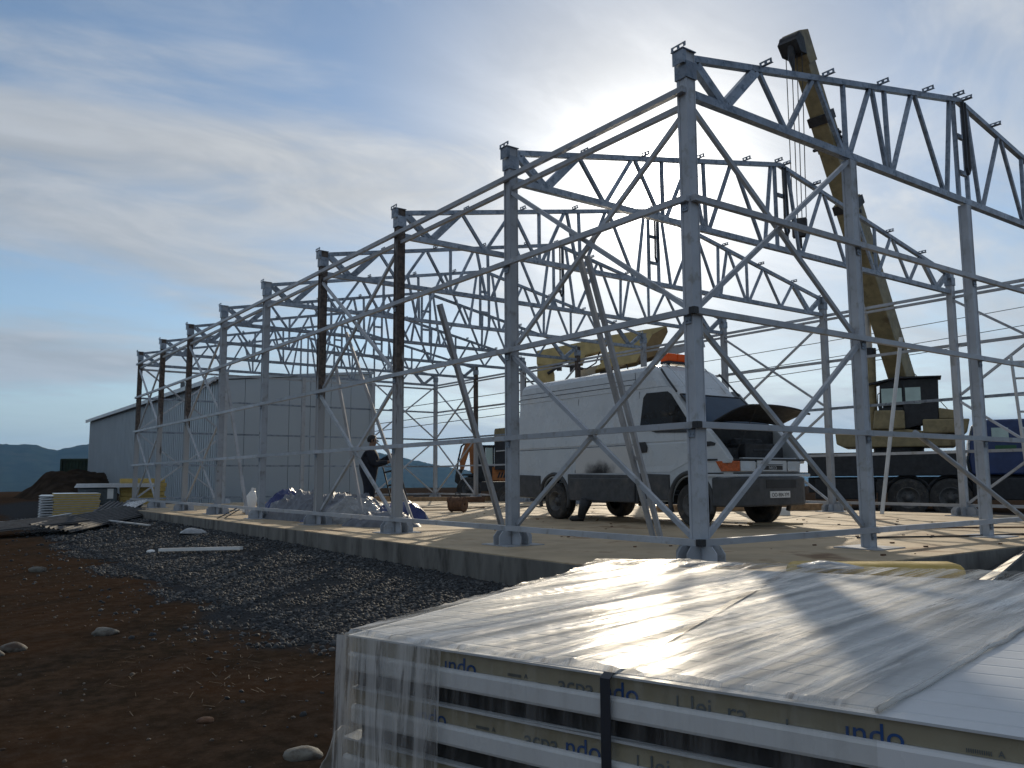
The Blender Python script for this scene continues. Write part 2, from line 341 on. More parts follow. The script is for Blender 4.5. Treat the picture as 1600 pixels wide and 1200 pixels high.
# the dark earth mound behind the stacks
mb = MB()
def mound(u, v):
    x, y = -6 + 22 * u, 44 + 24 * v
    k = max(0.0, min(1.0, (x + 0.9 + 0.35 * n3(x, y, 0.8)) / 2.1)); k = k * k * (3 - 2 * k)
    h = 1.85 * k * math.exp(-max(0.0, (x - 6.0) / 5.0) ** 2) * math.exp(-((y - 54.5) / 5.0) ** 2) * (0.93 + 0.16 * n3(x, y, 0.6) + 0.07 * n3(x, y, 2.1, 4))
    return (x, y, ground_z(x, y) - 0.08 + h + 0.05 * n3(x, y, 1.2))
mb.grid(130, 90, mound)
tag(mb.build('earth_mound', mat('dark_earth', (0.036, 0.027, 0.020), 0.95, 0, 0.35, 1.5, 0.6, 6, spec=0.0), smooth=True), kind='structure')

HAZE = True
if HAZE:
    hm = bpy.data.materials.new('pale_haze'); hm.use_nodes = True; t = NT(hm.node_tree); t.n.clear()
    pv = t.new('ShaderNodeVolumePrincipled'); pv.inputs['Color'].default_value = (0.26, 0.55, 1.0, 1); pv.inputs['Density'].default_value = 0.00012; pv.inputs['Anisotropy'].default_value = 0.25
    o_ = t.new('ShaderNodeOutputMaterial'); t.l.new(pv.outputs[0], o_.inputs['Volume'])
    hz = MB().box(-9500, 9500, -9500, 9500, -60, 420).build('haze', hm); tag(hz, kind='stuff'); hz.display_type = 'WIRE'

# ---------------------------------------------------------------- slab
BL, BG = 3.1435, 2.986; LY, LX = 8 * BL, 4 * BG
ZA, ZB, ZC, ZD, ZE, ZT = 0.22, 1.3725, 2.522, 3.698, 4.866, 5.306
slab = MB().box(-0.95, LX + 0.95, -1.0, LY + 1.0, -0.75, 0.0).build('concrete_slab', M['conc_edge'], bevel=0.012, seg=1); tag(slab, kind='structure')
top = MB().box(-0.945, LX + 0.945, -0.995, LY + 0.995, -0.02, 0.004).build('floor_surface', M['conc'], slab)

# ---------------------------------------------------------------- gravel, as loose stones nobody could count
ico = [(0, 0, 1), (0.894, 0, 0.447), (0.276, 0.851, 0.447), (-0.724, 0.526, 0.447), (-0.724, -0.526, 0.447), (0.276, -0.851, 0.447), (0.724, 0.526, -0.447), (-0.276, 0.851, -0.447), (-0.894, 0, -0.447), (-0.276, -0.851, -0.447), (0.724, -0.526, -0.447), (0, 0, -1)]
icf = [(0, 1, 2), (0, 2, 3), (0, 3, 4), (0, 4, 5), (0, 5, 1), (1, 6, 2), (2, 7, 3), (3, 8, 4), (4, 9, 5), (5, 10, 1), (6, 7, 2), (7, 8, 3), (8, 9, 4), (9, 10, 5), (10, 6, 1), (11, 7, 6), (11, 8, 7), (11, 9, 8), (11, 10, 9), (11, 6, 10)]
def rocks(name, pts, m, flat=0.65):
    iv = np.array(ico); fi = np.array(icf); n = len(pts); V = np.empty((n, 12, 3)); 
    for k, (x, y, z, s) in enumerate(pts):
        a = rng.uniform(0, 6.28); c, d = math.cos(a), math.sin(a)
        q = iv * (1 + rng.uniform(-0.28, 0.28, (12, 1))) * np.array([1.0, rng.uniform(0.6, 0.95), flat * rng.uniform(0.7, 1.2)]) * s
        tl = rng.uniform(-0.5, 0.5); q = np.stack([q[:, 0] * math.cos(tl) - q[:, 2] * math.sin(tl), q[:, 1], q[:, 0] * math.sin(tl) + q[:, 2] * math.cos(tl)], 1)
        V[k] = np.stack([q[:, 0] * c - q[:, 1] * d + x, q[:, 0] * d + q[:, 1] * c + y, q[:, 2] + z], 1)
    F = (fi[None] + 12 * np.arange(n)[:, None, None]).reshape(-1, 3)
    me = bpy.data.meshes.new(name); me.vertices.add(n * 12); me.vertices.foreach_set('co', V.reshape(-1)); me.loops.add(F.size); me.loops.foreach_set('vertex_index', F.reshape(-1))
    me.polygons.add(len(F)); me.polygons.foreach_set('loop_start', np.arange(len(F)) * 3); me.polygons.foreach_set('loop_total', np.full(len(F), 3)); me.update(); me.validate()
    cv = np.repeat(rng.uniform(0, 1, n), 12); a = me.attributes.new('tone', 'FLOAT', 'POINT'); a.data.foreach_set('value', cv)
    me.materials.append(m); return link(name, me)
grm = bpy.data.materials.new('crushed_grey_gravel'); grm.use_nodes = True; t = NT(grm.node_tree); b = t.n['Principled BSDF']
ta = t.new('ShaderNodeAttribute'); ta.attribute_name = 'tone'
rp = t.new('ShaderNodeValToRGB'); t.l.new(ta.outputs['Fac'], rp.inputs[0]); rp.color_ramp.elements[0].color = (0.030, 0.033, 0.036, 1); rp.color_ramp.elements[1].color = (0.17, 0.17, 0.165, 1)
e = rp.color_ramp.elements.new(0.8); e.color = (0.080, 0.086, 0.092, 1)
t.l.new(rp.outputs[0], b.inputs['Base Color']); b.inputs['Roughness'].default_value = 0.75; b.inputs['Specular IOR Level'].default_value = 0.3; b.inputs['Diffuse Roughness'].default_value = 1.0
pts = []
def scatter(n, x0, x1, y0, y1, smin, smax, thr=0.5):
    for _ in range(n):
        x, y = rng.uniform(x0, x1), rng.uniform(y0, y1)
        if x > -0.97 and y > -1.02: continue
        g = gravel_mask(x, y)
        if g < thr and rng.uniform() > 0.02 + g * 0.9: continue
        if n3(x, y, 0.9, 21) + 0.5 * n3(x, y, 2.6, 4) > 0.34 and rng.uniform() < 0.85: continue
        s = smin + (smax - smin) * rng.uniform() ** 2.2
        pts.append((x, y, ground_z(x, y) + s * 0.25, s))
scatter(24000, -4.9, -0.9, -2.5, 5.5, 0.010, 0.030)
scatter(13000, -5.2, -0.9, 5.5, 13, 0.013, 0.036)
scatter(4500, -5.2, -0.9, 13, 27, 0.025, 0.055)
scatter(2500, -3.2, 7, -5.0, -1.0, 0.015, 0.04)
tag(rocks('gravel', pts, grm), kind='stuff')
pts = []
for _ in range(1500):
    x, y = rng.uniform(-9, -3.4), rng.uniform(-3.0, 9)
    if gravel_mask(x, y) > 0.5: continue
    s = 0.003 + 0.016 * rng.uniform() ** 4; pts.append((x, y, ground_z(x, y) + s * 0.2, s))
tag(rocks('pebbles', pts, mat('soil_pebbles', (0.12, 0.10, 0.08), 0.85, 0, 0.4, 20)), kind='stuff')
# dry straw and clod litter on the soil
mb = MB()
for _ in range(230):
    cxx, cyy = (rng.uniform(-8.5, -3.6), rng.uniform(-3.0, 7)) if rng.uniform() < 0.6 else (rng.normal(-4.6, 0.35), rng.normal(0.15, 0.5))
    if gravel_mask(cxx, cyy) > 0.6: continue
    a = rng.uniform(0, 3.14); L = 0.015 + 0.08 * rng.uniform() ** 2; z = ground_z(cxx, cyy) + 0.006
    p = Vector((cxx, cyy, z)); q = p + Vector((math.cos(a) * L, math.sin(a) * L, rng.uniform(-0.002, 0.02)))
    mb.bar(p, q, rng.uniform(0.002, 0.006), 0.002)
tag(mb.build('straw_litter', mat('dry_straw', (0.085, 0.06, 0.038), 0.9, 0, 0.4, 30)), kind='stuff')
pts = []
for _ in range(900):
    x, y = rng.uniform(-9, -3.4), rng.uniform(-3.2, 8)
    if gravel_mask(x, y) > 0.5: continue
    s = 0.004 + 0.018 * rng.uniform() ** 4; pts.append((x, y, ground_z(x, y) + s * 0.1, s))
tag(rocks('soil_clods', pts, mat('soil_clod', (0.060, 0.034, 0.020), 0.95, 0, 0.3, 20), flat=0.5), kind='stuff')
def stone(x, y, s, label, sx=1.4, c='stone'):
    bm = bmesh.new(); bmesh.ops.create_icosphere(bm, subdivisions=3, radius=1.0)
    for v in bm.verts:
        k = 1 + 0.22 * mnoise.noise(v.co * 1.3 + Vector((x, y, 0))); v.co = Vector((v.co.x * sx * s * k, v.co.y * s * k, v.co.z * s * 0.55 * k))
    me = bpy.data.meshes.new('stone'); bm.to_mesh(me); bm.free(); me.materials.append(M[c]); me.polygons.foreach_set('use_smooth', [True] * len(me.polygons))
    o = link('stone', me, loc=(x, y, ground_z(x, y) + s * 0.22), rz=-0.62); return tag(o, label, 'stone', 'pale stones on the soil')
stone(-4.97, 2.09, 0.075, 'pale rounded stone on bare brown soil left of the gravel edge')
stone(-4.80, 8.01, 0.09, 'pale flat stone far back on the soil near the gravel at left')
stone(-5.66, 1.80, 0.075, 'larger flat stone at the left edge of the photo on brown soil')
stone(-5.80, 1.66, 0.06, 'smaller flat stone just in front of the one at the left edge')
stone(-4.83, -1.83, 0.062, 'smooth pale stone beside the loose film of the wrapped panel stack', 1.5)
stone(-2.86, 9.9, 0.07, 'whitish lump on gravel at the left end of the white strip', 1.1, 'white_plastic')
stone(-5.02, -0.95, 0.035, 'small brown stone alone on the dark soil left of the panel stack', 1.3, 'rustiron')

# ---------------------------------------------------------------- steel frame
frame = thing('steel_frame', 'bare grey steel portal frame of a hall standing on the concrete slab', 'building frame')
def column_mesh(name, h, m, s=0.122):
    a = s / 2; mb = MB(); t_ = 0.012
    mb.box(-a, a, -a, a, 0.012, h)                       # box of two channels: lips at the edges
    for sx in (-1, 1):
        mb.box(sx * a - (0.004 if sx > 0 else 0.008), sx * a + (0.008 if sx > 0 else 0.004), -a - 0.006, -a + 0.022, 0.014, h - 0.002)
        mb.box(sx * a - (0.004 if sx > 0 else 0.008), sx * a + (0.008 if sx > 0 else 0.004), a - 0.022, a + 0.006, 0.014, h - 0.002)
    return mb.mesh(name, m)
plate_me = MB().box(-0.29, 0.29, -0.29, 0.29, 0.0045, 0.016).mesh('base_plate', M['steel'])
gp = [(0.08, 0.017), (0.26, 0.017), (0.26, 0.12), (0.20, 0.19), (0.08, 0.19)]
gus_me = [MB().prism(gp, (0, dy, 0), (sx, 0, 0), (0, 0, 1), (0, 1, 0), -0.006, 0.006).mesh('gusset_plate', M['steel']) for sx in (-1, 1) for dy in (-0.06, 0.06)] + \
         [MB().prism(gp, (dx, 0, 0), (0, sy, 0), (0, 0, 1), (1, 0, 0), -0.006, 0.006).mesh('gusset_plate', M['steel']) for sy in (-1, 1) for dx in (-0.06, 0.06)]
mbk = MB().box(-0.082, 0.082, -0.082, 0.082, -0.16, 0.02)
splice_me = mbk.mesh('splice_collar', M['galv'])
def cap_mesh():
    mb = MB(); mb.box(-0.13, 0.08, -0.085, 0.085, 0, 0.010)
    for y0, y1 in ((-0.12, -0.09), (-0.035, -0.005), (0.05, 0.08)): mb.box(-0.128, -0.120, y0, y1, 0.008, 0.045)
    mb.box(-0.1285, -0.1195, -0.12, 0.08, 0.040, 0.056); mb.box(-0.118, -0.110, -0.075, 0.075, -0.15, -0.002); mb.box(-0.110, -0.070, -0.075, -0.067, -0.15, -0.002)
    return mb.mesh('cap_plate', M['galv'])
cap_me = cap_mesh()
col_me = {k: column_mesh('column', ZT, M[k]) for k in ('steel', 'rusty')}
gcol_me = column_mesh('column', ZE - 0.06, M['steel'], 0.118)
for j in range(9):
    for X in (0.0, LX):
        m = 'rusty' if (X == 0 and j in (2, 3, 6, 7, 8)) or (X > 0 and j in (5, 7)) else 'steel'
        c = link('column', col_me[m], frame, (X, j * BL, 0))
        if m == 'rusty': c['label'] = 'column stained dark brown with rust'
        link('base_plate', plate_me, c)
        for g in gus_me: link('gusset_plate', g, c)
        link('cap_plate', cap_me, c, (0, 0, ZT))
        link('splice_collar', splice_me, c, (0, 0, ZE + 0.30))
for Y in (0.0, LY):
    for i in (1, 2, 3):
        c = link('column', gcol_me, frame, (i * BG, Y, 0)); link('base_plate', plate_me, c)
        if Y > 0:
            for g in gus_me[:4]: link('gusset_plate', g, c)
# roof trusses
H0 = 5.24; SL = (6.43 - 5.24) / 5.97; XM = LX / 2; ZBc = 4.866
def ztop(u): return H0 + SL * min(u, LX - u)
chord = MB()
chord.bar((0.062, 0, ZBc), (LX - 0.062, 0, ZBc), 0.085, 0.088)
chord.bar((-0.07, 0, ztop(0)), (XM, 0, ztop(XM)), 0.07, 0.072); chord.bar((XM, 0, ztop(XM)), (LX + 0.07, 0, ztop(0)), 0.07, 0.072)
chord_me = chord.mesh('roof_truss', M['galv'])
segs = [(0.13, 1, 0.56, 0, .11), (0.62, 0, 1.15, 1, .11), (1.24, 1, 1.68, 0, .065), (1.74, 0, 2.27, 1, .065), (2.36, 1, 2.86, 0, .065), (2.94, 0, 2.94, 1, .065), (3.02, 0, 3.55, 1, .065),
        (3.62, 1, 3.87, 0, .065), (3.95, 0, 3.92, 1, .065), (4.03, 0, 4.62, 1, .065), (4.72, 1, 5.38, 0, .065), (5.48, 0, 5.72, 1, .065), (5.83, 0, 5.83, 1, .07)]
web_me = []
for u0, t0, u1, t1, wd in segs:
    for mir in (0, 1):
        a, b_ = (u0, u1) if not mir else (LX - u0, LX - u1)
        za = ztop(a) - 0.03 if t0 else ZBc + 0.04; zb = ztop(b_) - 0.03 if t1 else ZBc + 0.04
        mb = MB()
        if wd > 0.1:
            dx = 0.042; mb.bar((a - dx, 0, za), (b_ - dx, 0, zb), 0.07, 0.058); mb.bar((a + dx, 0, za), (b_ + dx, 0, zb), 0.07, 0.058)
        else: mb.bar((a, 0, za), (b_, 0, zb), 0.048, wd * 0.78)
        web_me.append(mb.mesh('web_member', M['galv']))
rung_me = [MB().bar((XM - 0.10, 0, z), (XM + 0.10, 0, z), 0.05, 0.06).mesh('web_member', M['galv']) for z in (5.30, 5.86)]
cl = MB()
cl.box(-0.025, 0.025, -0.165, 0.05, 0, 0.007)
for y0, y1 in ((-0.165, -0.14), (-0.10, -0.065), (-0.025, 0.0)): cl.box(-0.004, 0.004, y0, y1, 0.006, 0.045)
cl.box(-0.0045, 0.0045, -0.165, 0.0, 0.040, 0.058); cl.box(-0.0045, 0.0045, -0.165, 0.0, 0.0, 0.018)
cleat_me = cl.mesh('purlin_cleat', M['galv'])
cus = [1.27, 2.51, 3.77, 4.96, 5.86]
cus = cus + [LX - u for u in cus]
for j in range(9):
    tr = link('roof_truss', chord_me, frame, (0, j * BL, 0))
    for wm in web_me + rung_me: link('web_member', wm, tr)
    for u in cus:
        c = link('purlin_cleat', cleat_me, tr, (u, 0, ztop(u) + 0.036)); c.rotation_euler = (0, -math.atan(SL) * (1 if u < XM else -1), 0)
# girts on the four walls (one piece per bay), double tube at the eaves, braces
def girt(p, q, s=0.06, ht=0.063, m='steel'): MB().bar(p, q, s, ht).build('girt', M[m], frame)
plug_me = MB().box(-0.033, 0.033, -0.033, 0.033, -0.034, 0.034).mesh('corner_plug', M['black'])
OFF = 0.102
for X, sg in ((0.0, -1), (LX, 1)):
    x = X + sg * OFF
    for z in (ZA, ZB, ZC, ZD, ZE):
        for j in range(8): girt((x, j * BL + (0.002 if j else -0.06), z), (x, (j + 1) * BL - 0.002 + (0.06 if j == 7 else 0), z), m='galv' if X > 0 and z == ZC else 'steel')  # middle girts of the far eave wall use the darker steel
    for j in range(8): girt((X, j * BL + 0.07, ZE - 0.125), (X, (j + 1) * BL - 0.07, ZE - 0.125), 0.055, 0.055)
    for j in (0, 2, 5, 7):
        for z0, z1 in ((ZA + 0.05, ZC - 0.08), (ZC + 0.08, ZE - 0.20)):
            for k, (za, zb) in enumerate(((z0, z1), (z1, z0))):
                dx = 0.027 * (1 if k else -1)
                MB().bar((X + dx, j * BL + 0.075, za), (X + dx, (j + 1) * BL - 0.075, zb), 0.046, 0.05).build('brace', M['steel'], frame)
for Y, sg in ((0.0, -1), (LY, 1)):
    y = Y + sg * OFF
    for z in (ZA, ZB, ZC, ZD):
        for i in range(4): girt((i * BG + (0.002 if i else -0.06), y, z), ((i + 1) * BG - 0.002 + (0.06 if i == 3 else 0), y, z), m='galv' if Y > 0 else 'steel')  # far gable girts in darker steel: their backlit shade put into the colour
    if Y > 0:
        for i in range(4): girt((i * BG + 0.003, y, ZE - 0.16), ((i + 1) * BG - 0.003, y, ZE - 0.16))
    for i in (0, 3):
        for z0, z1 in ((ZA + 0.05, ZC - 0.08), (ZC + 0.08, ZE - 0.09)):
            for k, (za, zb) in enumerate(((z0, z1), (z1, z0))):
                dy = 0.027 * (1 if k else -1)
                MB().bar((i * BG + 0.072, Y + dy, za), ((i + 1) * BG - 0.072, Y + dy, zb), 0.046, 0.05).build('brace', M['steel'], frame)
for z in (ZA, ZB, ZC): link('corner_plug', plug_me, frame, (-OFF, -OFF, z))

clip = MB().box(-0.132, -0.0705, -0.04, 0.04, -0.039, -0.0325).box(-0.0785, -0.0705, -0.04, 0.04, -0.12, -0.040)
for yy in (-0.02, 0.02): clip.cyl((-0.086, yy, -0.09), (-0.076, yy, -0.09), 0.011, 6)
clip_me = clip.mesh('girt_clip', M['galv'])
for c in [o for o in frame.children if o.name.startswith('column')]:
    x, y = c.location.x, c.location.y
    onx = x < 0.01 or x > LX - 0.01
    for z in (ZA, ZB, ZC, ZD):
        k = link('girt_clip', clip_me, c, (0, 0, z)); k.rotation_euler = (0, 0, (0 if x < 0.01 else math.pi) if onx else (math.pi / 2 if y < 0.01 else -math.pi / 2))

# slings left hanging in the truss peaks
def sling(Y, zb, label, dx=0.0, c='strap'):
    mb = MB(); x = XM + 0.02 + dx; zt = ztop(XM) - 0.06
    loop = [(x - 0.05, Y - 0.08, zt), (x - 0.05, Y - 0.085, (zt + zb) / 2), (x - 0.055, Y - 0.085, zb + 0.10), (x - 0.01, Y - 0.085, zb), (x + 0.05, Y - 0.085, zb + 0.09), (x + 0.035, Y - 0.085, (zt + zb) / 2), (x + 0.02, Y - 0.08, zt)]
    for p, q in zip(loop[:-1], loop[1:]): mb.bar(p, q, 0.045, 0.012, (1, 0, 0))
    return tag(mb.build('lifting_sling', M[c]), label, 'sling', 'slings hanging in the truss peaks')
sling(0, 5.25, 'dark lifting sling hanging in the peak of the nearest roof truss')
sling(BL, 5.10, 'dark lifting sling hanging in the peak of the second roof truss', 0.02)
sling(2 * BL, 5.3, 'pale looped sling in the peak of the third truss, near the sun', 0.0)
sling(3 * BL, 5.15, 'long dark sling hanging in the peak of the fourth roof truss', 0.02)

# loose tubes and channels leaning in the frame
def prop(p, q, s, label, name='leaning_channel', m='prop', double=False):
    mb = MB()
    if double:
        d = Vector((0.04, -0.10, 0)); mb.bar(p, q, s, s); mb.bar(Vector(p) + d, Vector(q) + d, s, s); mb.bar(Vector(p) + d * 0.5 + (Vector(q) - Vector(p)) * 0.3, Vector(p) + d * 0.5 + (Vector(q) - Vector(p)) * 0.3 + Vector((0, 0, 0.05)), 0.10, 0.04)
    else:
        mb.bar(p, q, s, s * 0.35)
        dd = (Vector(q) - Vector(p)).normalized(); sd_ = dd.cross(Vector((0, 0, 1))).normalized(); n_ = sd_.cross(dd)
        for sg in (-1, 1): mb.bar(Vector(p) + sd_ * sg * s * 0.45 - n_ * s * 0.34, Vector(q) + sd_ * sg * s * 0.45 - n_ * s * 0.34, 0.012, s * 0.36)
    return tag(mb.build(name, M[m]), label, 'steel profile', 'loose steel profiles leaning in the frame')
prop((2.6, 7.04, 0.005), (1.2, 6.97, 3.98), 0.105, 'dark grey channel leaning free, left of the second eave column')
prop((1.89, 2.48, 0.005), (0.25, 2.04, 3.60), 0.058, 'pair of pale channels leaning across the van side in the first bay', double=True)
prop((0.66, 8.78, 0.005), (0.22, 9.2, 3.0), 0.07, 'thin channel leaning in front of the tarpaulin heap')
prop((1.32, 8.05, 0.005), (0.30, 8.93, 3.66), 0.075, 'wide channel leaning just left of the third eave column beside the worker')
prop((0.45, 14.8, 0.005), (0.25, 16.2, 3.60), 0.07, 'slim channel leaning by the sixth eave column in front of the shed')
tag(MB().tube([(10.79, 4.35, 0.035), (11.55, 4.10, 3.95)], 0.042, 12).build('leaning_pole', M['alu']), 'pale round pole leaning in front of the crane cab', 'pole')
tag(MB().tube([(6.9, -0.35, 0.03), (4.15, -0.02, 1.42)], 0.035, 10).build('leaning_pole', M['steel']), 'grey tube propped slantwise across the third gable column', 'pole')

# ladders
def ladder(base, topp, wd, m, label, nr=9, ra=0.02):
    b0, t0 = Vector(base), Vector(topp); L = (t0 - b0).length; o = thing('ladder', label, 'ladder', b0)
    d = t0 - b0; sd_ = d.cross(Vector((0.8, -0.6, 0)).cross(Vector((0, 0, 1)))).normalized() * wd / 2
    for sg in (-1, 1): MB().bar(sd_ * sg, d + sd_ * sg, 0.026, 0.06, (0.6, 0.8, 0)).build('rail', M[m], o)
    for k in range(nr):
        q = d * ((k + 0.6) / nr); MB().tube([q - sd_, q + sd_], ra, 8).build('rung', M[m], o)
    return o
ladder((9.62, 0.66, 0.005), (9.66, 0.86, 3.0), 0.42, 'alu', 'aluminium ladder standing upright at the right edge of the photo', 10)
ladder((2.35, 10.35, 0.005), (2.12, 10.55, 1.15), 0.34, 'darkmetal', 'short dark stepladder in front of the worker', 4)

# ---------------------------------------------------------------- wheels (shared by the vehicles)
def wheel(parent, x, y, z, r, wd, side=-1, dual=False, name='wheel'):
    """axle along local y; side -1 faces -y"""
    rr = r * 0.56
    prof = [(-wd / 2, rr), (-wd / 2, r * 0.86), (-wd * 0.44, r * 0.95), (-wd * 0.34, r * 0.99), (-0.012, r), (-0.006, r * 0.965), (0.006, r * 0.965), (0.012, r), (wd * 0.34, r * 0.99), (wd * 0.44, r * 0.95), (wd / 2, r * 0.86), (wd / 2, rr)]
    o = MB().lathe(prof, (0, 0, 0), n=36).build(name, M['rubber'], parent, smooth=False, loc=(x, y, z))
    o['label'] = 'dusty tyre and wheel'
    s = side; e = s * wd / 2
    rm = MB().lathe([(e * 0.9, rr * 1.02), (e * 1.02, rr), (e * 0.9, rr * 0.9), (e * (0.25 if dual else 0.6), rr * 0.72), (e * (0.30 if dual else 0.75), rr * 0.35), (e * (0.75 if dual else 0.95), rr * 0.33), (e * (0.78 if dual else 0.98), 0.004)], (0, 0, 0), n=28)
    ro = rm.build('rim', M['rim'], o, smooth=True)
    nb = MB()
    for k in range(6):
        a = k * math.pi / 3; nb.cyl((math.cos(a) * rr * 0.5, e * (0.26 if dual else 0.66), math.sin(a) * rr * 0.5), (math.cos(a) * rr * 0.5, e * (0.42 if dual else 0.82), math.sin(a) * rr * 0.5), rr * 0.06, 6)
    nb.build('wheel_nuts', M['darkmetal'], o)
    return o

# ---------------------------------------------------------------- white van with raised bonnet
van = thing('van', 'white high-roof van with raised bonnet and orange light bar inside the frame', 'van', (4.64, 8.02, 0.004), math.atan2(-0.99966, -0.026))
SLC = [(0.42, -1.42, 4.60, 0.05), (0.60, -1.44, 4.70, 0.0), (0.92, -1.45, 4.74, 0.0), (1.10, -1.45, 4.76, 0.0), (1.101, -1.45, 4.12, 0.0), (1.45, -1.45, 4.12, 0.008), (1.47, -1.45, 4.12, 0.02), (1.50, -1.45, 4.12, 0.012), (1.76, -1.45, 4.12, 0.035), (1.80, -1.45, 4.06, 0.042), (2.33, -1.44, 3.48, 0.105), (2.50, -1.43, 3.32, 0.125), (2.505, -1.43, 3.32, 0.115), (2.62, -1.42, 3.22, 0.13), (2.84, -1.41, 3.00, 0.17), (2.92, -1.39, 2.90, 0.235), (2.965, -1.33, 2.75, 0.36), (2.985, -1.2, 2.5, 0.6)]
def inset(z): return float(np.interp(z, [s[0] for s in SLC], [s[3] for s in SLC]))
def xfr(z): return float(np.interp(z, [1.80, 2.33, 2.5, 2.84, 2.9], [4.06, 3.48, 3.32, 3.0, 2.9]))
def rrect(xr, xf, y0, y1, rr_, rf, n=6):
    pts = []
    for cx_, cy_, r_, a0 in ((xf - rf, y1 - rf, rf, 0), (xr + rr_, y1 - rr_, rr_, 90), (xr + rr_, y0 + rr_, rr_, 180), (xf - rf, y0 + rf, rf, 270)):
        for k in range(n): a = R(a0 + 90 * k / (n - 1)); pts.append((cx_ + r_ * math.cos(a), cy_ + r_ * math.sin(a)))
    return pts
def loft(slices, name, m, parent, rr_=0.08, rf=0.30, bevel=0, smooth=False):
    mb = MB(); rings = []
    for z, xr, xf, ins in slices:
        rings.append([(x, y, z) for x, y in rrect(xr, xf, ins, 2.0 - ins, rr_, rf if z < 1.1005 or z > 1.79 else 0.2)])
    n = len(rings[0]); vs = [p for r_ in rings for p in r_]
    fs = [(i * n + k, i * n + (k + 1) % n, (i + 1) * n + (k + 1) % n, (i + 1) * n + k) for i in range(len(rings) - 1) for k in range(n)]
    fs += [tuple(range(n))[::-1], tuple((len(rings) - 1) * n + k for k in range(n))]
    mb.add(vs, fs); return mb.build(name, m, parent, smooth=smooth)
body = loft(SLC, 'body', M['white_paint'], None)
for cxx in (0.0, 3.85):
    for y0, y1 in ((-0.2, 0.36), (1.64, 2.2)):
        ct = MB().cyl((cxx, y0, 0.40), (cxx, y1, 0.40), 0.47, 32).build('cutter', None); cut(body, ct)
body.parent = van
md = body.modifiers.new('soft', 'BEVEL'); md.width = 0.012; md.segments = 2; md.limit_method = 'ANGLE'; md.angle_limit = R(30)
for cxx in (0.0, 3.85):
    for y0, y1 in ((0.05, 0.365), (1.635, 1.95)):
        mb = MB(); n = 20
        arc = [(cxx + 0.468 * math.cos(math.pi * k / n), 0.40 + 0.468 * math.sin(math.pi * k / n)) for k in range(n + 1)]
        mb.add([(x, y, z) for y in (y0, y1) for x, z in arc], [(k, k + 1, n + 2 + k, n + 1 + k) for k in range(n)]); mb.build('wheel_arch_liner', M['black'], van)
for yy in (0.0, 2.0):
    for cxx in (0.0, 3.85):
        MB().tube([(cxx + 0.49 * math.cos(R(-20 + 220 * k / 24)), yy, 0.42 + 0.51 * math.sin(R(-20 + 220 * k / 24))) for k in range(25)], 0.042, 8).build('wheel_arch_lip', M['clad'], van, smooth=True)
    s = -1 if yy == 0 else 1
    for x0, x1, z0 in ((-1.42, -0.48, 0.42), (0.48, 2.55, 0.38), (2.57, 3.36, 0.44)):
        a, b_ = sorted((yy + s * 0.028, yy - s * 0.02))
        MB().xz([(x0, z0 + 0.03), (x1, z0), (x1, 0.90), (x0 + 0.0, 0.93)], a, b_).build('side_cladding', M['clad'], van, bevel=0.015)
    MB().xz([(0.62, 0.40), (2.50, 0.39), (2.52, 0.84), (0.60, 0.85)], *sorted((yy + s * 0.028, yy + s * 0.075))).build('step_panel', M['clad'], van, bevel=0.02)
    for x in (0.0, 3.85):
        wheel(van, x, yy - s * (0.13 if x > 1 else 0.16), 0.375, 0.375, 0.24 if x > 1 else 0.29, s, x < 1)
def side_patch(poly, off, th, name, m, near=True, bevel=0.0):
    mb = MB(); n = len(poly); vs = []
    for o_ in (off, off + th):
        for x, z in poly:
            y = inset(z) - o_; vs.append((x, y if near else 2.0 - y, z))
    mb.add(vs, [tuple(range(n))[::-1], tuple(range(n, 2 * n))] + [(i, (i + 1) % n, n + (i + 1) % n, n + i) for i in range(n)])
    return mb.build(name, m, van, bevel=bevel)
wpoly = [(2.60, 1.80), (3.86, 1.80), (3.78, 1.86), (3.36, 2.34), (3.26, 2.40), (2.72, 2.41), (2.64, 2.33)]
for near in (True, False):
    side_patch([(2.53, 0.95), (3.40, 0.95), (3.98, 1.18), (3.98, 1.76), (3.90, 1.85), (3.40, 2.43), (3.28, 2.49), (2.62, 2.49), (2.53, 2.40)], 0.004, 0.004, 'door', M['white_paint'], near)
    g = side_patch(wpoly, 0.010, 0.004, 'side_window', M['glass'], near)
    side_patch([(3.02, 1.66), (3.96, 1.62), (3.92, 1.79), (2.60, 1.79), (2.62, 1.775)], 0.010, 0.008, 'window_trim', M['black'], near)
    side_patch([(2.60, 1.30), (2.80, 1.31), (2.82, 1.40), (2.76, 1.50), (2.60, 1.50)], 0.010, 0.012, 'door_handle', M['black'], near)
    for seam in ([(0.70, 0.95), (0.712, 0.95), (0.712, 2.46), (0.70, 2.46)], [(2.515, 0.95), (2.528, 0.95), (2.528, 2.46), (2.515, 2.46)], [(-1.4, 1.452), (2.5, 1.452), (2.5, 1.464), (-1.4, 1.464)], [(-1.4, 2.60), (2.55, 2.60), (2.55, 2.612), (-1.4, 2.612)], [(2.40, 2.62), (2.41, 2.62), (2.36, 2.84), (2.35, 2.84)], [(-1.4, 2.70), (2.38, 2.70), (2.38, 2.71), (-1.4, 2.71)]):
        side_patch(seam, 0.002, 0.003, 'panel_seam', M['black'], near)
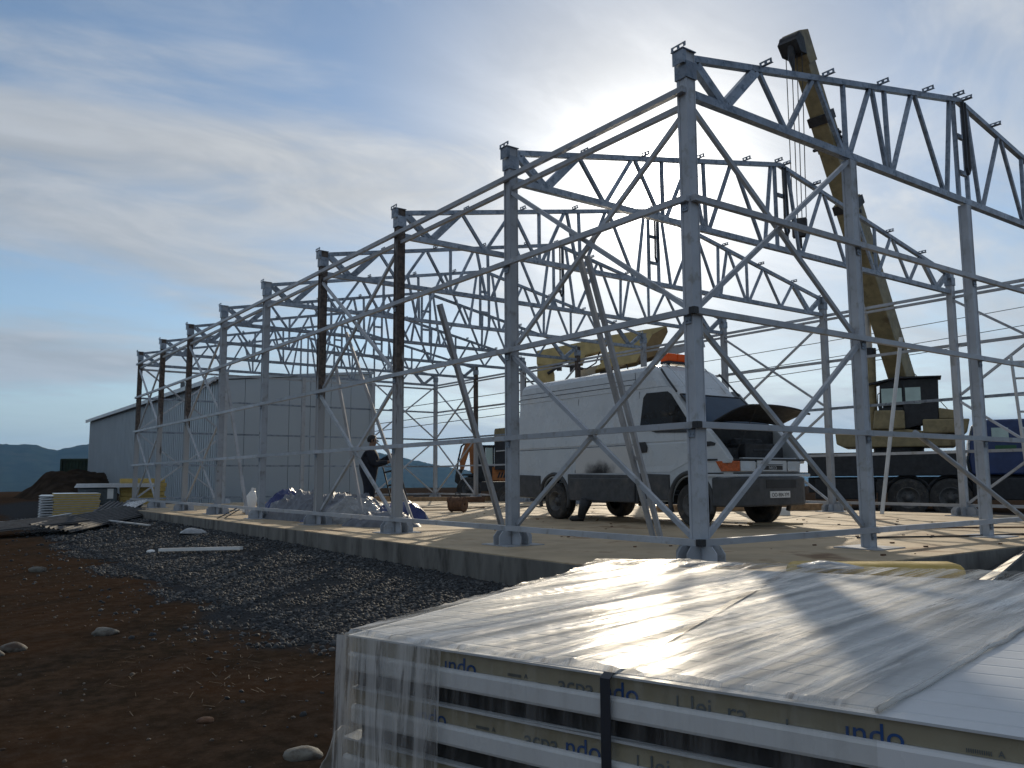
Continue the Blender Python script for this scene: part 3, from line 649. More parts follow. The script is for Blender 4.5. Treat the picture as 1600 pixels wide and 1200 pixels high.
# soot stain on the side, above the step panel
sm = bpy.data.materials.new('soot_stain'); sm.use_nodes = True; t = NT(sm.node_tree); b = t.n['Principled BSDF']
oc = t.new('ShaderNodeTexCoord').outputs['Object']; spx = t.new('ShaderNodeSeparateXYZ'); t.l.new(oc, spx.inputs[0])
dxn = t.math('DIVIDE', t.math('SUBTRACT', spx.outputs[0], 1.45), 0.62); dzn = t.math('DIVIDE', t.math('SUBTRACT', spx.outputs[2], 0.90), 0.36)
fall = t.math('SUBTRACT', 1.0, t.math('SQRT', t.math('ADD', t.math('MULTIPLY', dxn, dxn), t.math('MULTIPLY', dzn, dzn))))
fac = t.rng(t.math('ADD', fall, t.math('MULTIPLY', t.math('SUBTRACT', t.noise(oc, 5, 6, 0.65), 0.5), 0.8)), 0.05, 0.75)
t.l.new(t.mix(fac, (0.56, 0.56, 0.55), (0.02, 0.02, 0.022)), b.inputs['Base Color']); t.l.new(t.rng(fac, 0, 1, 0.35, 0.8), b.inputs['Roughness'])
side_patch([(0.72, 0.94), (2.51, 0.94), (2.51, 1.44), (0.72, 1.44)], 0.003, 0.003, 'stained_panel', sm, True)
# windscreen, seals and roof fairing
def scr(y, z, off=0.012): return (xfr(z) + off * 0.75 - 0.10 * max(0, abs(y - 1.0) - 0.55) ** 2, y, z + off * 0.65)
mb = MB(); mb.grid(8, 4, lambda u, v: scr(inset(1.80 + 0.51 * v) + 0.13 + u * (2 - 2 * inset(1.80 + 0.51 * v) - 0.26), 1.80 + 0.51 * v)); mb.build('windscreen', M['glass_blue'], van, solid=0.008)
for s in (0, 1):
    f_ = lambda y: y if s == 0 else 2 - y
    MB().tube([scr(f_(inset(z) + 0.10), z, 0.006) for z in (1.80, 1.98, 2.16, 2.33)], 0.022, 6).build('screen_seal', M['black'], van)
    MB().tube([scr(f_(inset(z) + 0.05), z, 0.004) for z in (2.38, 2.5, 2.65, 2.84)], 0.020, 6).build('fairing_strip', M['black'], van)
MB().tube([scr(y, 2.335, 0.006) for y in (0.24, 0.6, 1.0, 1.4, 1.76)], 0.016, 6).build('screen_seal', M['black'], van)
MB().tube([(2.78, 0.5, 2.985), (2.9, 0.5, 2.94), scr(0.5, 2.6, 0.006), scr(0.5, 2.42, 0.004)], 0.012, 6).build('fairing_ridge', M['white_paint'], van)
MB().tube([(2.78, 1.5, 2.985), (2.9, 1.5, 2.94), scr(1.5, 2.6, 0.006), scr(1.5, 2.42, 0.004)], 0.012, 6).build('fairing_ridge', M['white_paint'], van)
# engine bay, fenders
MB().box(4.12, 4.70, 0.13, 1.87, 1.10, 1.112).build('engine_bay_floor', M['crane_dark'], van)
eb = MB(); eb.box(4.15, 4.60, 0.55, 1.35, 1.112, 1.42).box(4.2, 4.5, 0.2, 0.5, 1.112, 1.34).box(4.18, 4.45, 1.42, 1.75, 1.112, 1.38).box(4.126, 4.16, 0.14, 1.86, 1.11, 1.74).cyl((4.3, 0.6, 1.45), (4.3, 1.3, 1.45), 0.07, 10).cyl((4.55, 0.75, 1.3), (4.55, 1.2, 1.3), 0.06, 10); eb.build('engine', M['crane_dark'], van, bevel=0.02)
fpoly = [(4.10, 1.08), (4.70, 1.08), (4.71, 1.15), (4.60, 1.30), (4.42, 1.50), (4.26, 1.66), (4.12, 1.755), (4.10, 1.755)]
MB().xz(fpoly, 0.0, 0.13).build('front_wing', M['white_paint'], van, bevel=0.03); MB().xz(fpoly, 1.87, 2.0).build('front_wing', M['white_paint'], van, bevel=0.03)
MB().xz([(4.16, 1.36), (4.42, 1.38), (4.44, 1.42), (4.34, 1.45), (4.16, 1.45)], -0.012, 0.02).build('side_vent', M['black'], van)
MB().box(4.63, 4.72, 0.35, 1.75, 1.14, 1.175).build('lock_panel', M['alu'], van, bevel=0.008)
# front end along its plan curve
RC = 0.30
def fpt(s, off=0.0):
    if s < 0: return (4.76 - RC + s, -off)
    q = RC * math.pi / 2
    if s < q: a = s / RC; return (4.76 - RC + (RC + off) * math.sin(a), RC - (RC + off) * math.cos(a))
    return (4.76 + off, RC + s - q)
def front_patch(s0, s1, z0, z1, off, th, name, m, bot=0.0, sl=0.0, bevel=0.0):
    n = 8; mb = MB(); vs = []
    for o_ in (off, off + th):
        for k in range(n + 1):
            for z in (z0, z1):
                s = s0 + (s1 - s0) * k / n + (sl * (1 - k / n) if z == z0 else 0); x, y = fpt(s, o_); vs.append((x, y, z))
    N = 2 * (n + 1); fs = []
    for k in range(n):
        a = 2 * k; fs += [(a, a + 2, a + 3, a + 1), (N + a, N + a + 1, N + a + 3, N + a + 2), (a + 1, a + 3, N + a + 3, N + a + 1), (a, N + a, N + a + 2, a + 2)]
    fs += [(0, 1, N + 1, N), (2 * n, N + 2 * n, N + 2 * n + 1, 2 * n + 1)]
    return mb.add(vs, fs).build(name, m, van, bevel=bevel)
front_patch(-0.35, 2.2, 1.125, 1.155, -0.01, 0.03, 'bonnet_gap_trim', M['black'])
front_patch(-0.02, 0.38, 0.945, 1.115, 0.0, 0.022, 'indicator', M['amber'], sl=0.10, bevel=0.006)
front_patch(0.39, 0.74, 0.945, 1.115, 0.0, 0.02, 'headlight', M['lamp'], bevel=0.006)
front_patch(1.60, 1.93, 0.945, 1.115, 0.0, 0.02, 'headlight', M['lamp'], bevel=0.006)
front_patch(0.80, 1.56, 0.945, 1.125, 0.0, 0.02, 'grille_surround', M['white_paint'], bevel=0.006)
front_patch(0.92, 1.45, 0.968, 1.040, 0.018, 0.006, 'grille', M['black'])
front_patch(0.92, 1.45, 1.050, 1.062, 0.018, 0.01, 'grille_slat', M['black'])
front_patch(-0.25, 2.15, 0.905, 0.925, 0.002, 0.012, 'lower_trim', M['black'])
front_patch(-0.3, 2.2, 0.855, 0.90, 0.0, 0.03, 'bumper_top', M['white_paint'], bevel=0.008)
tm = text_mesh('badge_lettering', 'IVECO', 0.072, M['white_paint'], 0.003, 'CENTER')
o = link('badge_lettering', tm, van, (4.788, 1.01, 0.976)); o.rotation_euler = (R(90), 0, R(90))
bp_ = [(4.34, -0.03), (4.55, -0.035), (4.72, 0.05), (4.84, 0.26), (4.87, 0.55), (4.87, 1.45), (4.84, 1.74), (4.72, 1.95), (4.55, 2.035), (4.34, 2.03)]
MB().prism(bp_, (0, 0, 0), (1, 0, 0), (0, 1, 0), (0, 0, 1), 0.36, 0.845).build('front_bumper', M['clad'], van, bevel=0.035, seg=3)
MB().box(4.868, 4.876, 0.72, 1.5, 0.66, 0.80).build('air_intake', M['black'], van)
pl = MB().box(4.872, 4.884, 0.80, 1.32, 0.50, 0.61).build('number_plate', M['white_plastic'], van)
pt = text_mesh('plate_lettering', 'OO-904-YM', 0.094, M['black'], 0.001, 'CENTER'); o = link('plate_lettering', pt, pl, (4.886, 1.06, 0.518)); o.rotation_euler = (R(90), 0, R(90)); o.scale = (0.93, 1, 1)
# raised bonnet
def hood(u, v):
    y = 0.12 + 1.76 * u; c = 1 - (2 * u - 1) ** 2
    L = v * (0.92 + 0.10 * c - 0.20 * u); a = R(21)
    return (4.28 + L * math.cos(a), y, 1.78 + L * math.sin(a) + 0.07 * c * math.sin(math.pi * min(1, 0.25 + v * 0.75)) - 0.10 * v ** 4)
MB().grid(20, 12, hood).build('bonnet', M['crane_dark'], van, smooth=True, solid=0.03)
bpy.data.objects['bonnet']['label'] = 'raised bonnet, dark underside showing'
MB().tube([(4.5, 0.35, 1.15), (4.9, 0.5, 1.98)], 0.008, 6).build('bonnet_stay', M['darkmetal'], van)
# amber light bar on the roof
lb = MB().box(2.60, 2.82, 0.60, 1.30, 3.0, 3.05).build('light_bar_base', M['black'], van)
for k in range(3): MB().box(2.59, 2.83, 0.59 + 0.243 * k, 0.828 + 0.243 * k, 3.05, 3.20).build('amber_lens', M['amber_lens'], lb, bevel=0.025)
MB().cyl((2.71, 0.7, 2.93), (2.71, 0.7, 3.01), 0.03).cyl((2.71, 1.2, 2.93), (2.71, 1.2, 3.01), 0.03).build('bar_foot', M['black'], van)
MB().box(4.05, 4.13, 0.2, 1.8, 1.755, 1.80).build('cowl', M['black'], van)
# boot-like dark lump under the van
bt = MB(); bt.tube([(0.10, 0.0, 0.42), (0.05, 0, 0.30), (0, 0, 0.16), (-0.02, 0, 0.07)], [0.12, 0.11, 0.085, 0.075], 12).tube([(0.03, 0, 0.055), (-0.10, 0, 0.06), (-0.20, 0, 0.05), (-0.25, 0, 0.035)], [0.07, 0.062, 0.052, 0.02], 12)
o = bt.build('boot', M['crane_dark'], smooth=True, loc=(4.47, 6.95, 0.004), rz=-0.9); tag(o, 'dark boot and trouser leg standing behind the rear wheel of the van', 'boot')

# ---------------------------------------------------------------- mobile crane
crane = thing('mobile_crane', 'dark truck crane with raised yellow boom and blue cab beyond the frame', 'mobile crane', (18.92, 7.74, GZ), -1.085)
for x in (-0.38, 0.80, 4.6):
    wheel(crane, x, 0.18, 0.60, 0.60, 0.34, -1, True); wheel(crane, x, 2.3, 0.60, 0.60, 0.34, 1, True)
MB().box(-3.35, 5.6, 0.5, 2.0, 0.75, 1.25).build('chassis', M['crane_dark'], crane, bevel=0.02)
dk = MB().box(-3.3, 1.25, 0.02, 2.48, 1.28, 1.98).build('deck', M['crane_dark'], crane, bevel=0.03)
MB().box(-3.32, 1.26, 0.0, 2.5, 1.985, 2.03).build('deck_edge', M['darkmetal'], crane)
for x0, x1 in ((-3.1, -1.3), (1.4, 3.6)): MB().box(x0, x1, 0.08, 0.5, 0.55, 1.2).build('side_locker', M['crane_dark'], crane, bevel=0.03)
for x in (-1.15, 1.65):
    MB().box(x - 0.12, x + 0.12, -0.25, 2.75, 0.8, 1.1).build('outrigger_beam', M['darkmetal'], crane)
    MB().cyl((x, -0.15, 0.06), (x, -0.15, 1.2), 0.09, 12).cyl((x, -0.15, 0.02), (x, -0.15, 0.07), 0.24, 16).build('outrigger_jack', M['darkmetal'], crane)
MB().xz([(-2.45, 2.78), (-2.42, 2.32), (-2.2, 2.2), (1.05, 2.18), (1.1, 2.55), (-0.3, 2.75)], 0.45, 2.3).build('turret_base', M['crane_y'], crane, bevel=0.04)
MB().cyl((-0.6, 1.35, 2.03), (-0.6, 1.35, 2.2), 0.75, 28).build('slew_ring', M['darkmetal'], crane)
MB().xz([(-1.3, 2.76), (-0.35, 2.76), (-0.35, 3.35), (-1.22, 3.38)], 0.35, 1.2).build('tank', M['crane_y'], crane, bevel=0.05)
MB().xz([(0.15, 2.60), (1.35, 2.58), (1.45, 3.02), (0.15, 3.04)], 0.30, 2.3).build('counterweight', M['crane_y'], crane, bevel=0.04)
MB().xz([(0.62, 3.05), (1.3, 3.04), (1.25, 3.27), (0.62, 3.40)], 0.5, 2.0).build('winch_cover', M['crane_y'], crane, bevel=0.03)
cabp = MB()                                                     # operator's cab: posts, walls, window openings with panes
cb = MB().xz([(-0.38, 2.76), (0.62, 3.0), (0.66, 4.35), (-0.38, 4.35)], 0.55, 1.25).build('cab_side', M['crane_dark'], crane, bevel=0.03)
MB().xz([(-0.30, 3.55), (0.14, 3.55), (0.14, 4.08), (-0.30, 4.08)], 0.535, 0.549).build('cab_window', M['clear'], cb)
MB().box(-1.10, -0.40, 0.55, 1.25, 3.34, 3.46).build('cab_sill', M['crane_dark'], crane)
MB().bar((-1.05, 0.6, 3.46), (-1.0, 0.6, 4.2), 0.07, 0.07).bar((-1.05, 1.2, 3.46), (-1.0, 1.2, 4.2), 0.07, 0.07).build('cab_post', M['crane_dark'], crane)
MB().box(-1.0, -0.40, 0.56, 0.575, 3.56, 4.08).build('cab_window', M['clear'], crane)
MB().xz([(-1.35, 4.27), (-0.5, 4.43), (0.75, 4.40), (0.75, 4.36), (-0.5, 4.37), (-1.35, 4.21)], 0.40, 1.4).build('cab_roof', M['crane_dark'], crane)
MB().xz([(-1.0, 4.10), (-0.38, 4.12), (-0.38, 4.36), (-0.6, 4.34), (-1.0, 4.24)], 0.56, 1.2).build('cab_header', M['crane_dark'], crane)
MB().tube([(-1.05, 0.5, 3.3), (-1.12, 0.5, 3.6), (-1.1, 0.5, 3.9), (-1.02, 0.5, 3.95)], 0.018, 6).build('grab_rail', M['darkmetal'], crane)
# truck cab
tcb = MB().xz([(1.35, 1.75), (1.40, 2.30), (1.55, 2.88), (1.75, 2.95), (2.85, 2.95), (3.05, 2.85), (3.25, 2.25), (4.9, 2.15), (5.0, 1.4), (3.2, 1.3), (1.4, 1.3)], 0.1, 2.35).build('truck_cab', M['crane_blue'], crane, bevel=0.06, seg=3)
for x0, x1 in ((1.52, 1.84), (1.98, 2.42), (2.72, 2.98)): MB().box(x0, x1, 0.082, 0.097, 2.36, 2.70).build('cab_window', M['clear'], tcb)
MB().box(2.05, 2.6, 0.085, 0.099, 1.98, 2.17).build('door_panel', mat('green_paint', (0.02, 0.10, 0.04), 0.5), tcb)
MB().xz([(1.3, 0.95), (3.4, 0.95), (3.4, 1.30), (1.3, 1.30)], 0.3, 2.2).build('fuel_tank', M['crane_dark'], crane, bevel=0.1, seg=3)
# boom (local coordinates from the world direction of the tip)
E_x = Vector((math.cos(-1.085), math.sin(-1.085), 0)); E_y = Vector((-E_x.y, E_x.x, 0))
def to_local(p): d = Vector(p) - Vector((18.92, 7.74, GZ)); return Vector((d.dot(E_x), d.dot(E_y), d.z))
bb = Vector((-0.36, 1.55, 4.40)); bt_ = Vector((-2.56, -4.2, 14.05)); bd = (bt_ - bb); BLn = bd.length; bd.normalize()
def bpt(f): return bb + bd * (BLn * f)
s1 = MB().bar(bpt(-0.05), bpt(0.56), 0.60, 0.72).build('boom_section', M['crane_y'], crane, bevel=0.03)
s2 = MB().bar(bpt(0.55), bpt(0.80), 0.52, 0.62).build('boom_section', M['crane_y'], crane, bevel=0.02)
s3 = MB().bar(bpt(0.79), bpt(0.985), 0.45, 0.54).build('boom_section', M['crane_y'], crane, bevel=0.02)
sx = bd.cross(Vector((0, 0, 1))).normalized(); uz = sx.cross(bd)
for f, w_, h_ in ((0.55, 0.68, 0.80), (0.795, 0.58, 0.68)):
    MB().bar(bpt(f - 0.018), bpt(f + 0.006), w_, h_).build('boom_collar', M['darkmetal'], crane)
q = bpt(0.745)
for s in (-1, 1):
    mb = MB()
    for k in range(3): mb.bar(q + sx * s * (0.24 + 0.04 * k) - bd * (0.05 + 0.16 * k), q + sx * s * (0.44 + 0.05 * k) - bd * (0.05 + 0.16 * k), 0.09, 0.07)
    mb.bar(q + sx * s * 0.29 - bd * 0.50, q + sx * s * 0.29 + bd * 0.05, 0.12, 0.3)
    mb.build('rope_guide', M['darkmetal'], crane)
for f in (0.10, 0.24, 0.40, 0.52): MB().cyl(bpt(f) - sx * 0.325, bpt(f) + sx * 0.325, 0.06, 10).build('boom_pin', M['darkmetal'], crane)
MB().tube([bpt(0.03) + sx * 0.33 + uz * 0.1, bpt(0.25) + sx * 0.345, bpt(0.50) + sx * 0.34 - uz * 0.05], 0.022, 6).build('hydraulic_hose', M['black'], crane)
for x in (-0.38, 0.80): MB().tube([(x + 0.68 * math.cos(R(10 + 160 * k / 10)), 0.2, 0.60 + 0.68 * math.sin(R(10 + 160 * k / 10))) for k in range(11)], 0.05, 6).build('mudguard', M['darkmetal'], crane)
head = MB().prism([(-0.60, -0.29), (-0.22, -0.33), (-0.12, -0.62), (0.22, -0.68), (0.40, -0.28), (0.32, 0.29), (-0.60, 0.29)], bpt(0.985), bd, uz, sx, -0.28, 0.28).build('boom_head', M['crane_y'], crane, bevel=0.02)
MB().prism([(-0.30, -0.32), (-0.14, -0.65), (0.23, -0.71), (0.38, -0.38), (0.16, -0.20)], bpt(0.985), bd, uz, sx, -0.295, 0.295).build('head_shade_block', M['crane_dark'], head)  # dark block round the sheave: shade on the head's left side put into colour
sheave_c = bpt(0.985) - uz * 0.42 + bd * 0.18
MB().cyl(sheave_c - sx * 0.28, sheave_c + sx * 0.28, 0.20, 20).build('sheave', M['darkmetal'], head)
mb = MB(); mb.cyl(bpt(0.02) + Vector((-0.95, -0.15, -1.55)), bpt(0.10) + Vector((-0.62, 0, 1.30)) + Vector((0, 0, -0.6)), 0.13, 14); 
cyl_b = Vector((-1.36, 0.9, 2.6)); cyl_j = Vector((-1.30, 0.75, 5.42)); k_ = 0.37; cyl_t = Vector((-1.28, -0.35, 7.75))
MB().cyl(cyl_b, cyl_j, 0.19, 16).build('lift_cylinder', M['crane_y'], crane, smooth=False)
MB().cyl(cyl_j - Vector((0, 0, 0.22)), cyl_j + Vector((0, 0, 0.02)), 0.215, 16).build('cylinder_gland', M['crane_dark'], crane)
MB().cyl(cyl_j, cyl_t, 0.11, 14).build('cylinder_rod', M['alu'], crane)
MB().bar(cyl_t - bd * 0.3 + uz * 0.06, cyl_t + bd * 0.35 + uz * 0.06, 0.45, 0.30).build('rod_bracket', M['darkmetal'], crane)
MB().box(-1.0, 0.1, 1.3, 1.75, 2.76, 4.2).build('boom_pedestal', M['crane_dark'], crane)
hk = sheave_c + Vector((0, 0, -5.6))
for a in (-0.26, -0.10, 0.06, 0.24):
    MB().tube([sheave_c + sx * a - bd * 0.2, hk + sx * a * 0.8 + Vector((0, 0, 0.3))], 0.014, 6).build('hoist_rope', M['wire'], crane)
MB().box(-0.2, 0.2, -0.12, 0.12, -0.22, 0.30).cyl((0, 0, -0.5), (0, 0, -0.2), 0.05, 10).tube([(0, 0, -0.5), (0.10, 0, -0.62), (0.02, 0, -0.72), (-0.10, 0, -0.66)], 0.035, 8).build('hook_block', M['darkmetal'], crane, loc=hk, bevel=0.02)
MB().tube([sheave_c + Vector((0, -0.1, -0.1)), sheave_c + Vector((0, -0.12, -0.6)), sheave_c + Vector((0.05, -0.12, -0.95))], [0.12, 0.09, 0.03], 8).build('head_hook', M['darkmetal'], crane)
MB().tube([bpt(0.4) + uz * 0.5, bpt(0.06) + uz * 0.62 + sx * 0.2, Vector((0.9, 1.4, 3.4))], 0.014, 6).build('hoist_rope', M['wire'], crane)

# ---------------------------------------------------------------- second lifting truck, seen above the van
lift = thing('lift_truck', 'yellow folding boom and platform of a truck parked behind the van', 'lift truck', (14.1, 17.41, GZ), -0.727)
for x in (-3.2, 3.2): wheel(lift, x, 0.1, 0.5, 0.5, 0.3, -1); wheel(lift, x, 2.1, 0.5, 0.5, 0.3, 1)
MB().box(-4.2, 3.0, 0.0, 2.2, 0.8, 1.15).build('truck_bed', M['crane_dark'], lift, bevel=0.03)
MB().xz([(3.05, 0.6), (5.0, 0.6), (5.0, 1.6), (4.6, 2.5), (3.05, 2.2)], 0.0, 2.2).build('truck_cab', M['crane_dark'], lift, bevel=0.06)
MB().xz([(-2.15, 1.15), (-1.35, 1.15), (-1.45, 5.25), (-1.55, 5.75), (-2.1, 5.75)], 0.75, 1.25).build('mast', M['lift_y'], lift, bevel=0.03)
MB().xz([(-2.12, 6.15), (-2.12, 5.62), (-1.5, 5.55), (-0.9, 5.78), (0.15, 6.02), (0.42, 6.08), (0.75, 6.62), (0.10, 6.55)], 0.70, 1.30).build('lower_arm', M['lift_y'], lift, bevel=0.03)
MB().xz([(-1.0, 5.80), (-0.75, 5.55), (-0.35, 5.62), (-0.25, 5.95)], 0.68, 1.32).build('arm_bracket', M['lift_y'], lift, bevel=0.02)
MB().tube([(-1.7, 0.66, 5.25), (-1.2, 0.62, 5.55), (-0.7, 0.6, 5.5), (-0.35, 0.6, 5.40)], 0.055, 8).box(-1.35, -1.15, 0.58, 0.70, 5.35, 5.62).box(-0.85, -0.7, 0.58, 0.7, 5.3, 5.6).build('valve_block', M['darkmetal'], lift)
MB().tube([(-0.9, 0.6, 5.6), (-0.6, 0.55, 5.42), (-0.2, 0.55, 5.40), (0.15, 0.6, 5.62), (0.3, 0.62, 6.05)], 0.03, 6).build('hydraulic_hose', M['black'], lift)
MB().xz([(0.62, 6.66), (2.82, 6.98), (2.86, 6.72), (1.75, 5.62), (0.10, 5.34), (0.42, 5.72), (0.30, 5.80), (0.72, 6.10)], 0.55, 1.75).build('platform_floor', M['lift_y'], lift, bevel=0.03)
MB().xz([(2.30, 6.66), (2.84, 6.96), (2.88, 6.74), (2.35, 5.82), (1.66, 5.62)], 0.50, 1.80).build('platform_end', mat('darker_brown_yellow', (0.20, 0.13, 0.05), 0.6, 0, 0.2, 4), lift, bevel=0.02)  # end face darker and browner than the platform floor
MB().tube([(1.3, 0.6, 5.58), (1.35, 0.55, 5.35), (1.5, 0.55, 5.2)], 0.025, 6).box(0.3, 1.3, 0.7, 1.6, 5.12, 5.30).build('platform_hinge', M['darkmetal'], lift)
MB().bar((-0.55, 1.95, 5.38), (4.4, 1.95, 6.5), 0.15, 0.30).build('stabiliser_beam', M['steel'], lift)
MB().bar((2.0, 1.95, 1.2), (2.0, 1.95, 5.9), 0.14, 0.14).build('beam_post', M['steel'], lift)
MB().bar((-2.55, 0.5, 1.15), (-2.55, 0.5, 5.7), 0.08, 0.08).bar((-2.95, 0.5, 1.15), (-2.95, 0.5, 5.5), 0.06, 0.06).bar((-3.0, 0.5, 5.4), (-2.1, 0.5, 5.5), 0.06, 0.06).bar((-3.0, 0.5, 4.9), (-2.1, 0.5, 4.95), 0.06, 0.06).build('service_rack', M['crane_dark'], lift)

# ---------------------------------------------------------------- backhoe loader, far off
bh = thing('backhoe_loader', 'orange-brown backhoe loader far behind the frame, digger arm folded up', 'backhoe', (18.73, 32.15, GZ), -0.587)
wheel(bh, -0.42, 0.2, 0.68, 0.68, 0.42, -1); wheel(bh, -0.42, 2.0, 0.68, 0.68, 0.42, 1); wheel(bh, 1.75, 0.2, 0.48, 0.48, 0.32, -1); wheel(bh, 1.75, 2.0, 0.48, 0.48, 0.32, 1)
MB().xz([(-0.5, 0.6), (2.3, 0.55), (2.35, 1.55), (0.95, 1.75), (-0.5, 1.5)], 0.45, 1.75).build('chassis', M['crane_dark'], bh, bevel=0.05)
en = MB().xz([(0.85, 1.15), (2.3, 1.1), (2.3, 1.75), (1.3, 1.9), (0.85, 1.9)], 0.40, 1.8).build('engine_cover', M['orange'], bh, bevel=0.04)
for k in range(3): MB().prism([(0, 0), (0.09, 0), (0.20, 0.30), (0.11, 0.30)], (1.12 + 0.16 * k, 0, 1.30), (1, 0, 0), (0, 0, 1), (0, 1, 0), 0.385, 0.397).build('stripe', M['crane_dark'], en)
MB().xz([(-0.85, 1.42), (-0.7, 1.52), (0.1, 1.52), (0.25, 1.35), (0.2, 1.28), (0.02, 1.42), (-0.65, 1.42)], 0.05, 0.55).build('mudguard', M['crane_dark'], bh)
cabb = MB()
for x, y in ((-0.05, 0.45), (0.92, 0.45), (-0.05, 1.75), (0.92, 1.75), (0.45, 0.45)): cabb.bar((x, y, 1.5), (x, y, 3.0), 0.08, 0.08)
cabb.box(-0.12, 1.0, 0.4, 1.8, 3.0, 3.10); cabb.box(-0.1, 0.95, 0.45, 1.75, 1.5, 2.0); cabb.box(0.1, 0.5, 0.9, 1.4, 2.0, 2.6)
cbm = cabb.build('cab', M['crane_dark'], bh, bevel=0.015)
MB().box(0.50, 0.88, 0.455, 0.465, 2.05, 2.95).build('cab_window', M['clear'], cbm); MB().box(0.0, 0.41, 0.455, 0.465, 2.05, 2.95).build('cab_window', M['glass'], cbm)
MB().prism([(-0.15, 1.5), (-0.35, 1.6), (-0.42, 2.8), (-0.28, 3.5), (-0.12, 3.45), (-0.1, 2.6)], (0, 0, 0), (1, 0, 0), (0, 0, 1), (0, 1, 0), 0.95, 1.25).build('boom', M['orange'], bh, bevel=0.03)
MB().xz([(-0.30, 3.5), (-0.55, 3.48), (-0.95, 2.3), (-0.92, 1.75), (-0.72, 1.75), (-0.6, 2.2), (-0.28, 3.2)], 0.92, 1.28).build('dipper_arm', M['orange'], bh, bevel=0.03)
MB().tube([(-0.55, 0.9, 3.3), (-0.85, 0.9, 3.05), (-1.02, 0.9, 2.3), (-1.12, 0.9, 1.5)], 0.05, 8).build('bucket_cylinder', M['darkmetal'], bh)
MB().xz([(-1.18, 1.5), (-1.22, 1.1), (-1.0, 0.92), (-0.7, 0.95), (-0.62, 1.1), (-0.85, 1.15), (-0.92, 1.4), (-0.75, 1.75), (-0.95, 1.8)], 0.75, 1.45).build('digging_bucket', M['darkmetal'], bh, bevel=0.02)
lbk = MB().xz([(1.0, 1.75), (2.3, 1.70), (2.3, 3.52), (1.0, 3.50)], 0.15, 2.1).build('loader_bucket', M['crane_dark'], bh, bevel=0.02)
MB().xz([(0.98, 3.50), (2.35, 3.53), (2.4, 4.12), (1.0, 3.98)], 0.10, 2.15).build('bucket_lip', M['crane_y'], lbk, bevel=0.02)
MB().bar((2.2, 0.12, 0.9), (2.2, 0.12, 2.9), 0.12, 0.2).bar((1.5, 0.12, 0.35), (1.62, 0.12, 1.2), 0.11, 0.09).build('loader_arm', M['orange'], bh)
MB().bar((1.05, 0.1, 2.75), (2.3, 0.1, 2.85), 0.05, 0.06).build('bucket_brace', M['alu'], lbk)

